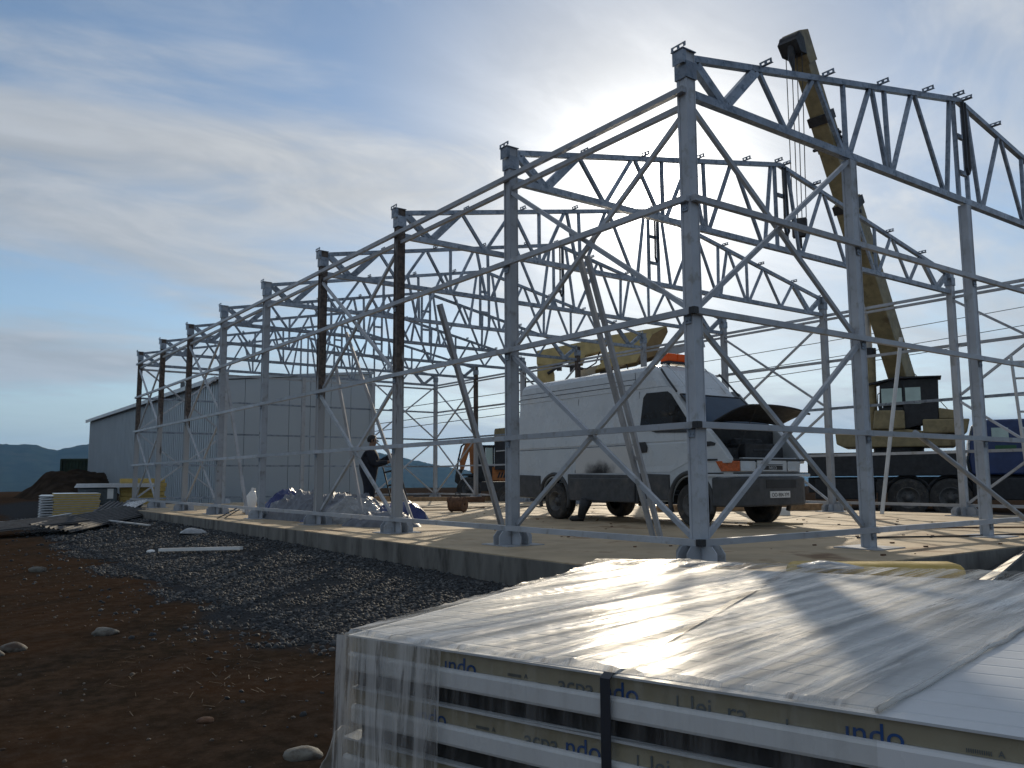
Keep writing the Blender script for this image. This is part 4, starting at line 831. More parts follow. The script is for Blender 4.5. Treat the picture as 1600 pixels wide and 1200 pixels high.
# ---------------------------------------------------------------- worker
def skinned(name, verts, edges, radii, m, parent=None, sub=2):
    me = bpy.data.meshes.new(name); me.from_pydata(verts, edges, []); me.update()
    o = link(name, me, parent); o.modifiers.new('skin', 'SKIN')
    for i, r_ in enumerate(radii):
        sv = me.skin_vertices[0].data[i]; sv.radius = (r_, r_) if not isinstance(r_, tuple) else r_; sv.use_root = (i == 0)
    o.modifiers['skin'].use_smooth_shade = True
    s_ = o.modifiers.new('sub', 'SUBSURF'); s_.levels = sub; s_.render_levels = sub
    applied(o); o.data.materials.clear(); o.data.materials.append(m); return o
def worker(loc, rz):
    p = thing('person', 'person in dark work clothes standing by the tarpaulin heap, one arm raised forward', 'person', loc, rz)
    V = [(0, 0, 0.94), (0, 0, 1.10), (0.03, 0, 1.30), (0.03, 0, 1.43), (0.05, 0, 1.52), (0.075, 0, 1.60), (0.09, 0, 1.68), (0.07, 0, 1.74),
         (0.0, -0.10, 0.90), (0.035, -0.115, 0.50), (-0.04, -0.125, 0.09), (0.09, -0.135, 0.04), (0.17, -0.14, 0.035),
         (0.0, 0.10, 0.90), (0.00, 0.12, 0.50), (-0.13, 0.13, 0.09), (0.0, 0.14, 0.04), (0.08, 0.145, 0.035),
         (0.03, -0.19, 1.41), (0.12, -0.22, 1.15), (0.36, -0.20, 1.20), (0.03, 0.19, 1.41), (0.20, 0.22, 1.19), (0.44, 0.18, 1.34)]
    Ed = [(0, 1), (1, 2), (2, 3), (3, 4), (4, 5), (5, 6), (6, 7), (0, 8), (8, 9), (9, 10), (10, 11), (11, 12), (0, 13), (13, 14), (14, 15), (15, 16), (16, 17), (3, 18), (18, 19), (19, 20), (3, 21), (21, 22), (22, 23)]
    Rr = [(0.245, 0.235), (0.25, 0.24), (0.225, 0.245), (0.15, 0.21), 0.066, 0.078, 0.088, 0.062, 0.15, 0.12, 0.095, 0.06, 0.048, 0.15, 0.12, 0.095, 0.06, 0.048, 0.105, 0.085, 0.055, 0.105, 0.085, 0.055]
    base = len(V); hands = []
    for wi, wp, dirx in ((20, V[20], Vector((0.95, 0.05, 0.2))), (23, V[23], Vector((0.85, -0.05, 0.5)))):
        dirx = Vector(dirx).normalized(); sd_ = dirx.cross(Vector((0, 0, 1))).normalized(); wp = Vector(wp)
        V.append(tuple(wp + dirx * 0.06)); Ed.append((wi, len(V) - 1)); Rr.append(0.038); pi_ = len(V) - 1
        for k in range(4):
            b0 = Vector(V[pi_]); L = (0.075, 0.085, 0.08, 0.06)[k]; off = sd_ * (k - 1.5) * 0.021
            a_ = b0 + dirx * 0.045 + off; b_ = a_ + (dirx - Vector((0, 0, 0.4))).normalized() * L * 0.55; c_ = b_ + (dirx * 0.4 - Vector((0, 0, 0.9))).normalized() * L * 0.45
            i0 = len(V); V += [tuple(a_), tuple(b_), tuple(c_)]; Ed += [(pi_, i0), (i0, i0 + 1), (i0 + 1, i0 + 2)]; Rr += [0.010, 0.009, 0.008]
        a_ = Vector(V[pi_]) - sd_ * 0.035 + dirx * 0.01; b_ = a_ + (dirx * 0.6 - sd_ * 0.7).normalized() * 0.045
        i0 = len(V); V += [tuple(a_), tuple(b_)]; Ed += [(pi_, i0), (i0, i0 + 1)]; Rr += [0.012, 0.010]
    body_ = skinned('body', V, Ed, Rr, M['dark_cloth'], p)
    body_.data.materials.append(M['skin']); body_.data.materials.append(M['black'])
    for f in body_.data.polygons:
        c = f.center
        if c.z > 1.515 or (c.x > 0.40 and c.z > 1.0 and c.y < 0) or (c.x > 0.475 and c.z > 1.2): f.material_index = 1
        elif c.z < 0.10: f.material_index = 2
    # face and hair
    hd = MB(); bm = bmesh.new(); bmesh.ops.create_icosphere(bm, subdivisions=3, radius=1)
    for v in list(bm.verts):
        v.co = Vector((0.062 + v.co.x * 0.112, v.co.y * 0.094, 1.695 + v.co.z * 0.105))
    bmesh.ops.delete(bm, geom=[v for v in bm.verts if v.co.x > 0.115 and v.co.z < 1.735 or v.co.z < 1.625], context='VERTS')
    me = bpy.data.meshes.new('hair'); bm.to_mesh(me); bm.free(); me.materials.append(M['hair']); link('hair', me, p)
    MB().tube([(0.165, 0, 1.685), (0.192, 0, 1.655), (0.165, 0, 1.645)], [0.012, 0.017, 0.012], 8).build('nose', M['skin'], p, smooth=True)
    for s in (-1, 1):
        MB().tube([(0.07, s * 0.085, 1.64), (0.06, s * 0.097, 1.665), (0.07, s * 0.09, 1.695)], [0.010, 0.016, 0.012], 8).build('ear', M['skin'], p, smooth=True)
        MB().tube([(0.158, s * 0.032, 1.682), (0.166, s * 0.034, 1.682)], 0.010, 8).build('eye', M['black'], p)
    MB().box(0.155, 0.166, -0.025, 0.025, 1.612, 1.620).build('mouth', M['hair'], p)
    MB().lathe([(1.47, 0.10), (1.53, 0.075), (1.55, 0.078), (1.53, 0.085)], (0.04, 0, 0), 'z', 16).build('collar', M['dark_cloth'], p)
    return p
worker((1.62, 10.58, 0.004), R(-36 + 6))

# ---------------------------------------------------------------- shed and far yard
SX, SY = 3.93, 29.0
shed = thing('shed', 'silver-grey panel clad shed standing behind the far end of the frame', 'shed', (SX, SY, GZ))
sh = 5.38
wp_me = None
for k in range(30):                                            # long side: ribbed sheets one metre wide
    mb = MB(); mb.box(-0.03, 0.06, k * 1.0 + 0.012, k * 1.0 + 0.988, 0.05, sh)
    for q in (0.012, 0.34, 0.67): mb.box(-0.055, -0.03, k + q, k + q + 0.05, 0.05, sh)
    mb.build('wall_panel', M['shed'], shed)
slope = 0.71 / 6.75
for k in range(7):                                             # end wall: smooth panels under a rising roof line
    x0, x1 = k * 0.964 + 0.06, k * 0.964 + 1.012
    MB().xz([(x0 + 0.003, 0.05), (x1 - 0.003, 0.05), (x1 - 0.003, sh + x1 * slope), (x0 + 0.003, sh + x0 * slope)], -0.02, 0.06).build('end_panel', M['shed'], shed)
MB().box(0.07, 6.75, 0.07, 29.9, 0.0, sh - 0.05).build('inner_wall', M['shed_trim'], shed)
MB().xz([(-0.22, sh + 0.02), (6.98, sh + 7.0 * slope + 0.0), (6.98, sh + 7.0 * slope + 0.12), (-0.22, sh + 0.12)], -0.10, 30.1).build('roof', M['shed'], shed)
MB().box(-0.30, -0.225, -0.12, 30.1, sh - 0.06, sh + 0.13).build('gutter', M['alu'], shed)
MB().box(-0.07, 6.85, -0.06, 0.0, 0.0, 0.30).build('plinth', M['conc_edge'], shed)
MB().box(6.78, 6.86, -0.08, 0.1, 0.05, sh + 0.72).build('corner_trim', M['shed'], shed)
MB().box(-0.085, -0.06, 12.0, 12.06, sh + 0.12, sh + 0.45).box(-0.1, 0.1, 5.9, 5.95, sh + .12, sh + .5).build('roof_bracket', M['shed_trim'], shed)
for k, (x, h) in enumerate(((6.55, 0.75), (7.0, 0.72), (9.3, 0.7))):
    tag(MB().box(-0.11, 0.11, -0.11, 0.11, 0, h).box(-0.15, 0.15, -0.15, 0.15, 0, 0.06).build('short_post', M['crane_dark'], loc=(x, 28.4, GZ), bevel=0.02), ['left one of two dark short posts at the foot of the shed end wall', 'right one of two dark short posts at the foot of the shed end wall', 'single dark short post at the right end of the shed wall'][k], 'post', 'short dark posts before the shed')
cont = thing('container', 'dark green container on top of the earth mound left of the shed', 'container', (2.75, 62.6, 0.02), -0.62)
mb = MB(); mb.box(0, 6.0, 0.05, 2.35, 0.08, 2.35)
for k in range(24): mb.box(0.12 + k * 0.245, 0.24 + k * 0.245, 0.0, 0.06, 0.15, 2.25)
mb.build('container_wall', M['green'], cont); fr_ = MB()
for a, b_ in (((0, 0, 0.05), (6, 0, 0.05)), ((0, 0, 2.36), (6, 0, 2.36)), ((0, 0, 0.05), (0, 0, 2.4)), ((6, 0, 0.05), (6, 0, 2.4))): fr_.bar(a, b_, 0.14, 0.14)
fr_.build('container_frame', M['green'], cont)

# stacked roof panels at left, each panel one thing
nth = ['topmost', 'second', 'third', 'fourth', 'fifth', 'sixth', 'seventh', 'eighth', 'ninth', 'tenth']
ys0 = (-2.42, 25.2); prx = -0.10
pm = MB(); pm.box(0, 1.36, 0, 2.4, 0.014, 0.070); panel_core = pm.mesh('foam_core', M['foam'])
pm = MB(); pm.box(-0.004, 1.364, -0.004, 2.404, 0.070, 0.076); pm.box(-0.004, 1.364, -0.004, 2.404, 0.008, 0.0135); skin_me = pm.mesh('metal_skin', M['panel_white'])
pm = MB()
for k in range(4): pm.box(-0.002, 0.0, 0, 0, 0, 0) if False else None
for k in range(10):
    o = thing('roof_panel', f'{nth[k]} yellow-edged roof panel from the top of the low stack at far left', 'roof panel', (ys0[0] - 0.02 * (k % 3), ys0[1], GZ + 0.08 + (9 - k) * 0.0775), prx, 'yellow edged panels stacked at far left')
    link('foam_core', panel_core, o); link('metal_skin', skin_me, o)
for k in range(9):                                             # the profiled white ends lie to the left of it
    o = tag(MB().box(-0.42, -0.02, 0.0, 2.4, 0.0, 0.028).box(-0.45, -0.02, -0.01, 2.4, 0.028, 0.036).build('trim_sheet', M['panel_white'], loc=(ys0[0], ys0[1], GZ + 0.08 + (8 - k) * 0.085), rz=prx - 0.05), f'{nth[k]} white folded sheet from the top of the pile beside the yellow panel edges', 'metal sheet', 'white folded sheets beside the yellow panels')
gs = thing('wrapped_pallet', 'pallet load wrapped in dark glossy film under a pale lid sheet', 'pallet', (-1.36, 27.7, GZ), -0.17)
MB().box(0, 1.28, 0, 1.4, 0.12, 1.02).build('load', mat('dark_wrapped_load', (0.06, 0.075, 0.085), 0.2, 0, 0.4, 3, 0.6, 9), gs, bevel=0.06, seg=3)
for k in range(3): MB().box(0.05 + k * 0.5, 0.18 + k * 0.5, 0, 1.4, 0.0, 0.12).build('bearer', M['wood'], gs)
for k in range(4): MB().box(-0.12 + 0.02 * k, 2.5, -0.12, 1.6, 1.03 + 0.035 * k, 1.058 + 0.035 * k).build('lid_sheet', M['panel_white'], gs)
MB().xz([(0.95, 0.62), (1.15, 0.62), (1.15, 0.98), (0.95, 0.98)], -0.008, 0.004).build('paper_label', M['white_plastic'], gs)
yc = thing('foam_panel_stack', 'tall stack of yellow foam panels at the left rear corner of the frame', 'panel stack', (0.06, 27.75, GZ), -0.17)
for k in range(7): MB().box(-0.02 + 0.02 * (k % 2), 1.5 + 0.03 * (k % 3), 0, 1.6, 0.2 + k * 0.165, 0.2 + k * 0.165 + 0.155).build('foam_panel', M['foam'], yc, bevel=0.01)
MB().box(0, 0.2, 0, 1.6, 0, 0.2).box(1.2, 1.4, 0, 1.6, 0, 0.2).build('bearer', M['wood'], yc)
# roofing sheets and strips dumped between slab and stacks
def sheet(p, L, W, rz, tilt, label, m, nc=9, name='roofing_sheet'):
    mb = MB()
    prof = []
    for k in range(nc):
        u = k / nc * W; d = W / nc
        prof += [(u, 0), (u + d * 0.35, 0), (u + d * 0.5, 0.035), (u + d * 0.85, 0.035)]
    prof.append((W, 0)); n = len(prof); th = 0.006
    vs = [(x, a, b_ + o_) for x in (0, L) for o_ in (0, th) for a, b_ in prof]
    fs = []
    for k in range(n - 1): fs += [(n + k, n + k + 1, 3 * n + k + 1, 3 * n + k), (k, 2 * n + k, 2 * n + k + 1, k + 1), (k, k + 1, n + k + 1, n + k), (2 * n + k, 3 * n + k, 3 * n + k + 1, 2 * n + k + 1)]
    fs += [(0, n, 3 * n, 2 * n), (n - 1, 3 * n - 1, 4 * n - 1, 2 * n - 1)]
    mb.add(vs, fs); o = mb.build(name, M[m], loc=p); o.rotation_euler = (tilt[0], tilt[1], rz); return tag(o, label, 'roofing sheet', 'roofing sheets dumped at left')
sheet((-1.9, 17.6, GZ + 0.12), 5.5, 1.0, R(72), (R(6), R(-4)), 'dark corrugated sheet lying beside the slab end at left', 'darkroof')
sheet((-2.0, 18.4, GZ + 0.22), 4.8, 0.9, R(66), (R(-8), R(-5)), 'white-edged corrugated sheet on top of the dark ones', 'panel_white')
sheet((-3.2, 16.2, GZ + 0.08), 5.0, 1.0, R(55), (R(10), R(-3)), 'dark corrugated sheet half buried under the pale strips', 'darkroof')
sheet((-5.6, 15.6, GZ + 0.10), 3.4, 1.1, R(28), (R(5), R(-3)), 'dark sheet at the left edge of the photo on the gravel', 'darkroof')
sheet((-6.2, 16.6, GZ + 0.16), 2.2, 0.8, R(10), (R(4), R(-2)), 'pale sheet end cut by the left edge of the photo', 'alu')
def strip(p, q, wd, label, m='alu', h=0.03):
    return tag(MB().bar(p, q, wd, h).build('metal_strip', M[m]), label, 'metal strip', 'loose metal strips on the gravel')
strip((-2.80, 9.53, ground_z(-2.80, 9.53) + 0.07), (-1.92, 7.98, ground_z(-1.92, 7.98) + 0.07), 0.07, 'white strip lying alone on the middle of the gravel', 'white_plastic', 0.05)
strip((-2.55, 20.9, GZ + 0.28), (-1.62, 15.6, ground_z(-1.62, 15.6) + 0.05), 0.07, 'long pale strip running from the sheet pile down onto the gravel')
strip((-5.2, 15.9, GZ + 0.22), (-2.5, 21.2, GZ + 0.34), 0.09, 'long strip leading from the left edge up to the sheet pile')
strip((-3.6, 18.6, GZ + 0.20), (-1.2, 22.5, GZ + 0.40), 0.06, 'thin strip lying across the top of the sheet pile', 'darkmetal')
strip((0.4, 17.2, 0.05), (2.6, 15.5, 0.05), 0.12, 'pale profile lying on the slab by the sixth column')
# things on the slab
o = thing('plastic_bottle', 'white plastic canister leaning by the left end of the tarpaulin heap', 'bottle', (0.62, 15.3, 0.004), 0.3)
MB().lathe([(0, 0.002), (0.0, 0.13), (0.03, 0.145), (0.42, 0.14), (0.56, 0.07), (0.60, 0.05), (0.60, 0.002)], (0, 0, 0), 'z', 18).build('bottle_body', M['white_plastic'], o, smooth=True)
MB().lathe([(0.60, 0.002), (0.60, 0.055), (0.66, 0.055), (0.66, 0.002)], (0, 0, 0), 'z', 14).build('cap', M['white_plastic'], o)
o.rotation_euler = (0, R(14), 0.3)
rl = thing('cable_reel', 'small rusty reel with a wire handle alone on the open slab', 'reel', (5.05, 12.45, 0.004), 0.5)
MB().lathe([(-0.20, 0.03), (-0.20, 0.19), (-0.17, 0.20), (-0.16, 0.185), (0.16, 0.185), (0.17, 0.20), (0.20, 0.19), (0.20, 0.03)], (0, 0, 0.20), 'y', 20).build('drum', M['rustiron'], rl)
MB().tube([(-0.05, -0.1, 0.36), (-0.06, -0.1, 0.47), (0.06, 0.1, 0.49), (0.08, 0.1, 0.38)], 0.014, 6).build('handle', M['darkmetal'], rl)
def plank(p, q, wd, ht, label, m='wood'): return tag(MB().bar(p, q, wd, ht).build('plank', M[m]), label, 'plank', 'timbers lying along the far slab edge')
plank((8.9, 9.2, 0.09), (13.2, 6.6, 0.09), 0.16, 0.16, 'brown timber beam on the slab right of the van front')
plank((9.3, 9.6, 0.05), (12.9, 7.6, 0.05), 0.2, 0.09, 'second flatter timber just behind the beam by the van')
plank((8.0, 23.8, 0.08), (12.2, 20.5, 0.08), 0.2, 0.15, 'long timber across the far slab left of the backhoe')
plank((6.8, 24.0, 0.10), (9.6, 22.9, 0.10), 0.2, 0.18, 'timber lying by the far corner columns')
plank((9.5, 20.2, 0.10), (10.6, 19.4, 0.10), 0.25, 0.19, 'short timber block on the far slab before the backhoe', 'rustiron')
tag(MB().box(-0.14, 0.14, -0.08, 0.08, 0, 0.10).box(-0.08, 0.08, -0.06, 0.06, 0.10, 0.17).build('white_socket_box', M['white_plastic'], loc=(9.45, 5.9, 0.004), rz=-0.7), 'small white box on the slab near the crane wheels', 'box')
tag(MB().box(-0.45, 0.45, -0.16, 0.16, 0, 0.035).build('board', M['conc'], loc=(6.25, 3.75, 0.0045), rz=-0.6), 'pale board lying under the van front bumper', 'board')
for k, (pts_, lab) in enumerate(([[(4.2, 0.9), (5.6, 0.15), (6.6, -0.2), (7.6, -0.9)], 'black cable on the slab by the third gable column'], [[(6.0, 1.7), (7.4, 1.2), (8.6, 0.3)], 'thin cable snaking over the slab behind the gable columns'], [[(4.2, 16.2), (6.5, 15.6), (9.0, 13.9), (11.4, 13.0)], 'dark rod lying across the far slab behind the reel'], [[(3.0, 14.6), (5.5, 13.6), (7.2, 14.4)], 'brown rod lying on the slab left of the reel'])):
    tag(MB().tube([(x, y, 0.02) for x, y in pts_], 0.014, 6).build('cable', M['wire' if k % 2 == 0 else 'rustiron']), lab, 'cable', 'cables and rods on the slab')
mb = MB()
for _ in range(130):
    x, y = rng.uniform(0.3, 10), rng.uniform(-0.8, 14); s = rng.uniform(0.008, 0.035)
    mb.box(x, x + s * 1.6, y, y + s, 0.004, 0.004 + s * 0.5)
tag(mb.build('slab_debris', M['rustiron']), kind='stuff')
tag(MB().tube([(-0.3, 13.3, 0.22), (-0.75, 13.25, 0.0)], 0.012, 6).tube([(-0.3, 13.1, 0.2), (-0.6, 13.2, 0.01)], 0.012, 6).build('bent_wire', M['wire']), 'bent dark wire hanging over the slab edge before the tarpaulins', 'wire')

# tarpaulins
def heap(name, c, rx, ry, h, rz, seed, m, label, cat, ridge=0.5, f=2.0):
    mb = MB(); n = 84
    ca, sa = math.cos(seed * 2.1), math.sin(seed * 2.1)
    def rid(p): return 1 - min(1.0, abs(mnoise.noise(p)) * 3.0)
    def fn(u, v):
        a, b_ = 2 * u - 1, 2 * v - 1; x, y = a * math.sqrt(1 - b_ * b_ / 2), b_ * math.sqrt(1 - a * a / 2); r_ = min(1, math.hypot(x, y))
        X, Y = x * rx, y * ry; wx = 0.22 * mnoise.noise(Vector((X * 2.2, Y * 2.2, seed))); wy = 0.22 * mnoise.noise(Vector((X * 2.2 + 9, Y * 2.2, seed)))
        al, ac = (X + wx) * ca + (Y + wy) * sa, -(X + wx) * sa + (Y + wy) * ca
        lump = 0.5 + 0.8 * mnoise.noise(Vector((X * 1.5, Y * 1.5, seed * 3)))
        big = rid(Vector((al * 0.9, ac * 3.4, seed))) ** 1.5; mid = rid(Vector((al * 2.0 + ac * 1.5, ac * 6.0 - al * 2.0, seed + 5))) ** 2; sml = rid(Vector((X * 9, Y * 9, seed + 9))) ** 2
        k = (1 - r_ ** 3.0) ** 0.8; e = 1 + 0.28 * mnoise.noise(Vector((math.cos(math.atan2(y, x)) * 1.6, math.sin(math.atan2(y, x)) * 1.6, seed))) * r_
        z = h * k * (0.62 + 0.38 * lump) + k * h * ridge * (0.30 * big + 0.20 * mid + 0.08 * sml)
        return (X * e + 0.05 * h * (big - 0.5) * sa, Y * e - 0.05 * h * (big - 0.5) * ca, max(0.004, z) if r_ < 0.995 else 0.0)
    mb.grid(n, n, fn); o = mb.build(name, M[m], smooth=True, loc=(c[0], c[1], 0.004), rz=rz); return tag(o, label, cat, 'tarpaulins heaped behind the eave columns')
heap('tarpaulin', (0.95, 13.1), 0.8, 0.75, 0.62, 0.5, 1.3, 'blue_tarp', 'blue tarpaulin bundle at the left end of the heap by the white canister', 'tarpaulin')
heap('tarpaulin', (0.95, 11.2), 1.0, 2.1, 0.58, 0.12, 4.7, 'grey_tarp', 'large grey tarpaulin folded in the middle of the heap', 'tarpaulin', 0.6, 1.8)
heap('tarpaulin', (0.85, 9.55), 0.62, 0.7, 0.46, 0.2, 7.1, 'foil', 'crumpled clear plastic bag shining in the heap left of the worker', 'plastic sheet', 0.8, 2.6)
heap('tarpaulin', (1.55, 9.15), 0.6, 0.75, 0.38, -0.4, 9.4, 'blue_tarp', 'blue tarpaulin bundle at the right end of the heap below the worker', 'tarpaulin')
heap('tarpaulin', (0.75, 8.25), 0.55, 0.85, 0.24, 0.3, 12.2, 'grey_tarp', 'low dark grey sheet spread at the front right of the heap', 'tarpaulin', 0.7)
heap('tarpaulin', (0.35, 10.0), 0.28, 0.7, 0.12, 0.1, 14.9, 'blue_tarp', 'flat strip of blue tarpaulin on the slab in front of the heap', 'tarpaulin', 0.7)

heap('plastic_scrap', (-1.5, 12.3), 0.34, 0.14, 0.09, -0.9, 5.5, 'foil', 'torn piece of clear plastic on the gravel by the slab edge', 'plastic scrap', 0.9, 2.4).location.z = ground_z(-1.5, 12.3) + 0.01
# power lines far off to the right
def wireline(p, q, sag, label):
    P, Q = Vector(p), Vector(q); pts_ = [P.lerp(Q, k / 16) - Vector((0, 0, sag * 4 * (k / 16) * (1 - k / 16))) for k in range(17)]
    return tag(MB().tube(pts_, 0.05, 4, False).build('power_line', M['wire']), label, 'power line', 'power lines beyond the yard')
wireline((150, 27.5, 31.2), (46, 103, 10.2), 0.9, 'uppermost of the power lines crossing the sky at right')
wireline((150, 27.5, 28.2), (46, 103, 8.4), 0.9, 'middle one of the power lines crossing the sky at right')
wireline((150, 27.5, 26.4), (46, 103, 7.4), 0.9, 'lowest of the power lines crossing the sky at right')

# ---------------------------------------------------------------- wrapped stack of roof panels in the foreground
FD = Vector((0.309, -0.951, 0)).normalized(); BD = Vector((0.488, -0.873, 0)).normalized()
NLc = Vector((-5.682, -4.112, 0)); BLc = Vector((-4.412, -3.452, 0)); ZTOP = 0.556; PITCH = 0.0953; K = 2 / 3
LFR, LBK = 2.6, 2.8; WE = Vector((-5.381, -5.025, 0))            # WE: where the film ends on the front edge
def quad(off=0.0, back=0.0):
    inn = (BLc - NLc).normalized()
    a = NLc + inn * off + FD * off; b_ = NLc + FD * LFR + inn * off; c = BLc + BD * LBK - inn * back; d = BLc - inn * back + FD * off
    return a, b_, c, d
def slabq(mb, z0, z1, off=0.0, back=0.0, sh_=0.0):
    vs = [p + Vector((0, 0, z0)) + FD * sh_ for p in quad(off, back)] + [p + Vector((0, 0, z1)) + FD * sh_ for p in quad(off, back)]
    return mb.add(vs, [(0, 1, 2, 3), (7, 6, 5, 4), (0, 4, 5, 1), (1, 5, 6, 2), (2, 6, 7, 3), (3, 7, 4, 0)])
pw = bpy.data.materials.new('ribbed_white_sheet'); pw.use_nodes = True; t = NT(pw.node_tree); b = t.n['Principled BSDF']
pos = t.new('ShaderNodeNewGeometry').outputs['Position']
acr = t.vmath('DOT_PRODUCT', pos, (0.93, 0.36, 0.0))
lin = t.math('FRACT', t.math('MULTIPLY', acr, 14.0))
grv = t.math('MULTIPLY', t.rng(lin, 0.0, 0.10, 0.0, 1.0), t.rng(lin, 0.90, 1.0, 1.0, 0.0))
t.l.new(t.mix(t.rng(t.noise(t.vmath('MULTIPLY', pos, (2, 2, 2)), 2, 6, 0.65), 0.4, 0.75), (0.50, 0.53, 0.56), (0.42, 0.44, 0.46)), b.inputs['Base Color'])
b.inputs['Roughness'].default_value = 0.5
bp = t.new('ShaderNodeBump'); bp.inputs['Strength'].default_value = 0.5; bp.inputs['Distance'].default_value = 0.004; t.l.new(grv, bp.inputs['Height']); t.l.new(bp.outputs[0], b.inputs['Normal'])
M['ribbed'] = pw
inn = (BLc - NLc).normalized()
frontN = Vector((-FD.y, FD.x, 0)) * -1
if frontN.dot(CAM - NLc) < 0: frontN = -frontN
for k in range(9):
    zt = ZTOP - k * PITCH; sh_ = (0, 0.012, -0.01, 0.008, 0.016, 0, 0.01, -0.006, 0.004)[k]
    o = thing('insulated_panel', f'{nth[k]} insulated panel from the top of the film wrapped stack in the foreground', 'insulated panel', (0, 0, 0), 0, 'insulated panels stacked in the foreground')
    slabq(MB(), zt - 0.0035, zt, 0.0, 0, sh_).build('top_sheet', M['ribbed'], o)
    slabq(MB(), zt - 0.0315, zt - 0.004, 0.007, 0.007, sh_).build('film_edge', M['filmstrip'], o)
    slabq(MB(), zt - 0.0675, zt - 0.032, -0.002, 0.0, sh_).build('edge_lip', M['panel_white'], o, bevel=0.006)
    if k < 8:
        slabq(MB(), zt - 0.0950, zt - 0.0680, 0.016, 0.012, sh_).build('gap_shade_fill', M['black'], o)  # black filler added to stand in for the shade in the gap below
        rb = MB()
        for q in (0.16, 0.40, 0.64, 0.88, 1.12, 1.36):
            a = NLc + inn * q + FD * (0.22 + sh_); rb.bar(a + Vector((0, 0, zt - 0.0815)), a + FD * 2.3 + Vector((0, 0, zt - 0.0815)), 0.05, 0.0265)
        rb.build('rib', M['panel_white'], o)
    if k < 4:                                                   # print along the film edge
        s0 = 0.24 - 0.067 * (k % 2)
        items = [('ındo', 0.062, 'ink', 0.0), ('ıııııııııııı  ʌ', 0.016, 'ink_grey', 0.21), ('acpa', 0.056, 'ink_grey', 0.36), ('ndo', 0.064, 'ink', 0.478), ('|', 0.05, 'ink_grey', 0.665), ('lei  ra', 0.056, 'ink_grey', 0.70), ('_ı', 0.05, 'ink_grey', 0.88)]
        for rep in range(3):
            for s_, sz, mk, dx in items:
                tmsh = text_mesh('print_lettering', s_.replace('ʌ', 'A'), sz * K, M[mk], 0.0004)
                lo = link('print_lettering', tmsh, o)
                q = NLc + FD * (s0 + (rep * 1.02 + dx) * K) + inn * 0.007 + frontN * 0.0014
                lo.matrix_world = Matrix(((FD.x, 0, frontN.x, q.x), (FD.y, 0, frontN.y, q.y), (0, 1, 0, zt - 0.0315 - (0.008 if sz > 0.03 else -0.003)), (0, 0, 0, 1)))
for k, q in enumerate((0.3, 1.3, 2.3)):
    tag(MB().bar(NLc + FD * q + inn * 0.05 + Vector((0, 0, GZ + 0.07)), NLc + FD * q + inn * 1.4 + Vector((0, 0, GZ + 0.07)), 0.12, 0.14).build('timber_bearer', M['wood']), ['left timber bearer under the wrapped panel stack', 'middle timber bearer under the wrapped panel stack', 'right timber bearer under the wrapped panel stack'][k], 'timber', 'bearers under the stack')
# stretch film (thin: the white sheet below shows through it)
fm = bpy.data.materials.new('stretch_film'); fm.use_nodes = True; t = NT(fm.node_tree); b = t.n['Principled BSDF']; outn = t.n['Material Output']
pos = t.new('ShaderNodeNewGeometry').outputs['Position']
PD = Vector((1.147, 0.215, 0)).normalized(); PN = Vector((-PD.y, PD.x, 0))
along = t.vmath('DOT_PRODUCT', pos, tuple(PD)); across = t.vmath('DOT_PRODUCT', pos, tuple(PN)); spz = t.new('ShaderNodeSeparateXYZ'); t.l.new(pos, spz.inputs[0])
cmb = t.new('ShaderNodeCombineXYZ'); t.l.new(t.math('MULTIPLY', along, 0.8), cmb.inputs[0]); t.l.new(t.math('MULTIPLY', across, 15.0), cmb.inputs[1]); t.l.new(t.math('MULTIPLY', spz.outputs[2], 1.2), cmb.inputs[2])
st = t.noise(cmb.outputs[0], 1.6, 7, 0.62, 0.3); st2 = t.noise(cmb.outputs[0], 6.0, 5, 0.6, 0.2); blot = t.noise(pos, 2.2, 6, 0.6)
fine = t.noise(pos, 55, 3, 0.6)
t.l.new(t.mix(t.rng(t.noise(cmb.outputs[0], 3.6, 8, 0.70, 0.4), 0.50, 0.62), t.mix(t.rng(blot, 0.50, 0.72), (0.64, 0.64, 0.63), (0.50, 0.46, 0.38)), (0.20, 0.195, 0.19)), b.inputs['Base Color'])
t.l.new(t.rng(st2, 0.3, 0.7, 0.20, 0.42), b.inputs['Roughness']); b.inputs['Specular IOR Level'].default_value = 0.22; b.inputs['Coat Weight'].default_value = 0.015; b.inputs['Coat Roughness'].default_value = 0.10
bp = t.new('ShaderNodeBump'); bp.inputs['Strength'].default_value = 0.9; bp.inputs['Distance'].default_value = 0.0035
t.l.new(t.math('ADD', t.math('ADD', st, t.math('MULTIPLY', st2, 0.35)), t.math('MULTIPLY', fine, 0.05)), bp.inputs['Height']); t.l.new(bp.outputs[0], b.inputs['Normal'])
trn = t.new('ShaderNodeBsdfTransparent'); trn.inputs[0].default_value = (0.93, 0.93, 0.92, 1); ms = t.new('ShaderNodeMixShader')
fc = t.math('ADD', t.rng(st, 0.40, 0.66, 0.10, 0.75), t.rng(blot, 0.55, 0.75, 0.0, 0.12))
t.l.new(fc, ms.inputs[0]); t.l.new(trn.outputs[0], ms.inputs[1]); t.l.new(b.outputs[0], ms.inputs[2]); t.l.new(ms.outputs[0], outn.inputs['Surface'])
M['film'] = fm
def endu(v): return 1.45 + 0.035 * v   # where the film stops along the stack (bare sheet beyond)
fd = thing('plastic_wrap', 'clear wrinkled stretch film over the left part of the panel stack', 'plastic wrap', tuple(NLc))
def wr(p, amp=1.0):
    a = p.dot(PD); c = p.dot(PN)
    return amp * (0.0045 * (1 - abs(mnoise.noise(Vector((a * 1.0, c * 13, 2.0)))) * 2.2) + 0.0028 * (1 - min(1.0, abs(mnoise.noise(Vector((a * 1.3 + 3, c * 30, 7.0)))) * 3.5)) + 0.0012 * mnoise.noise(Vector((a * 3.0, c * 60, 5.0))))
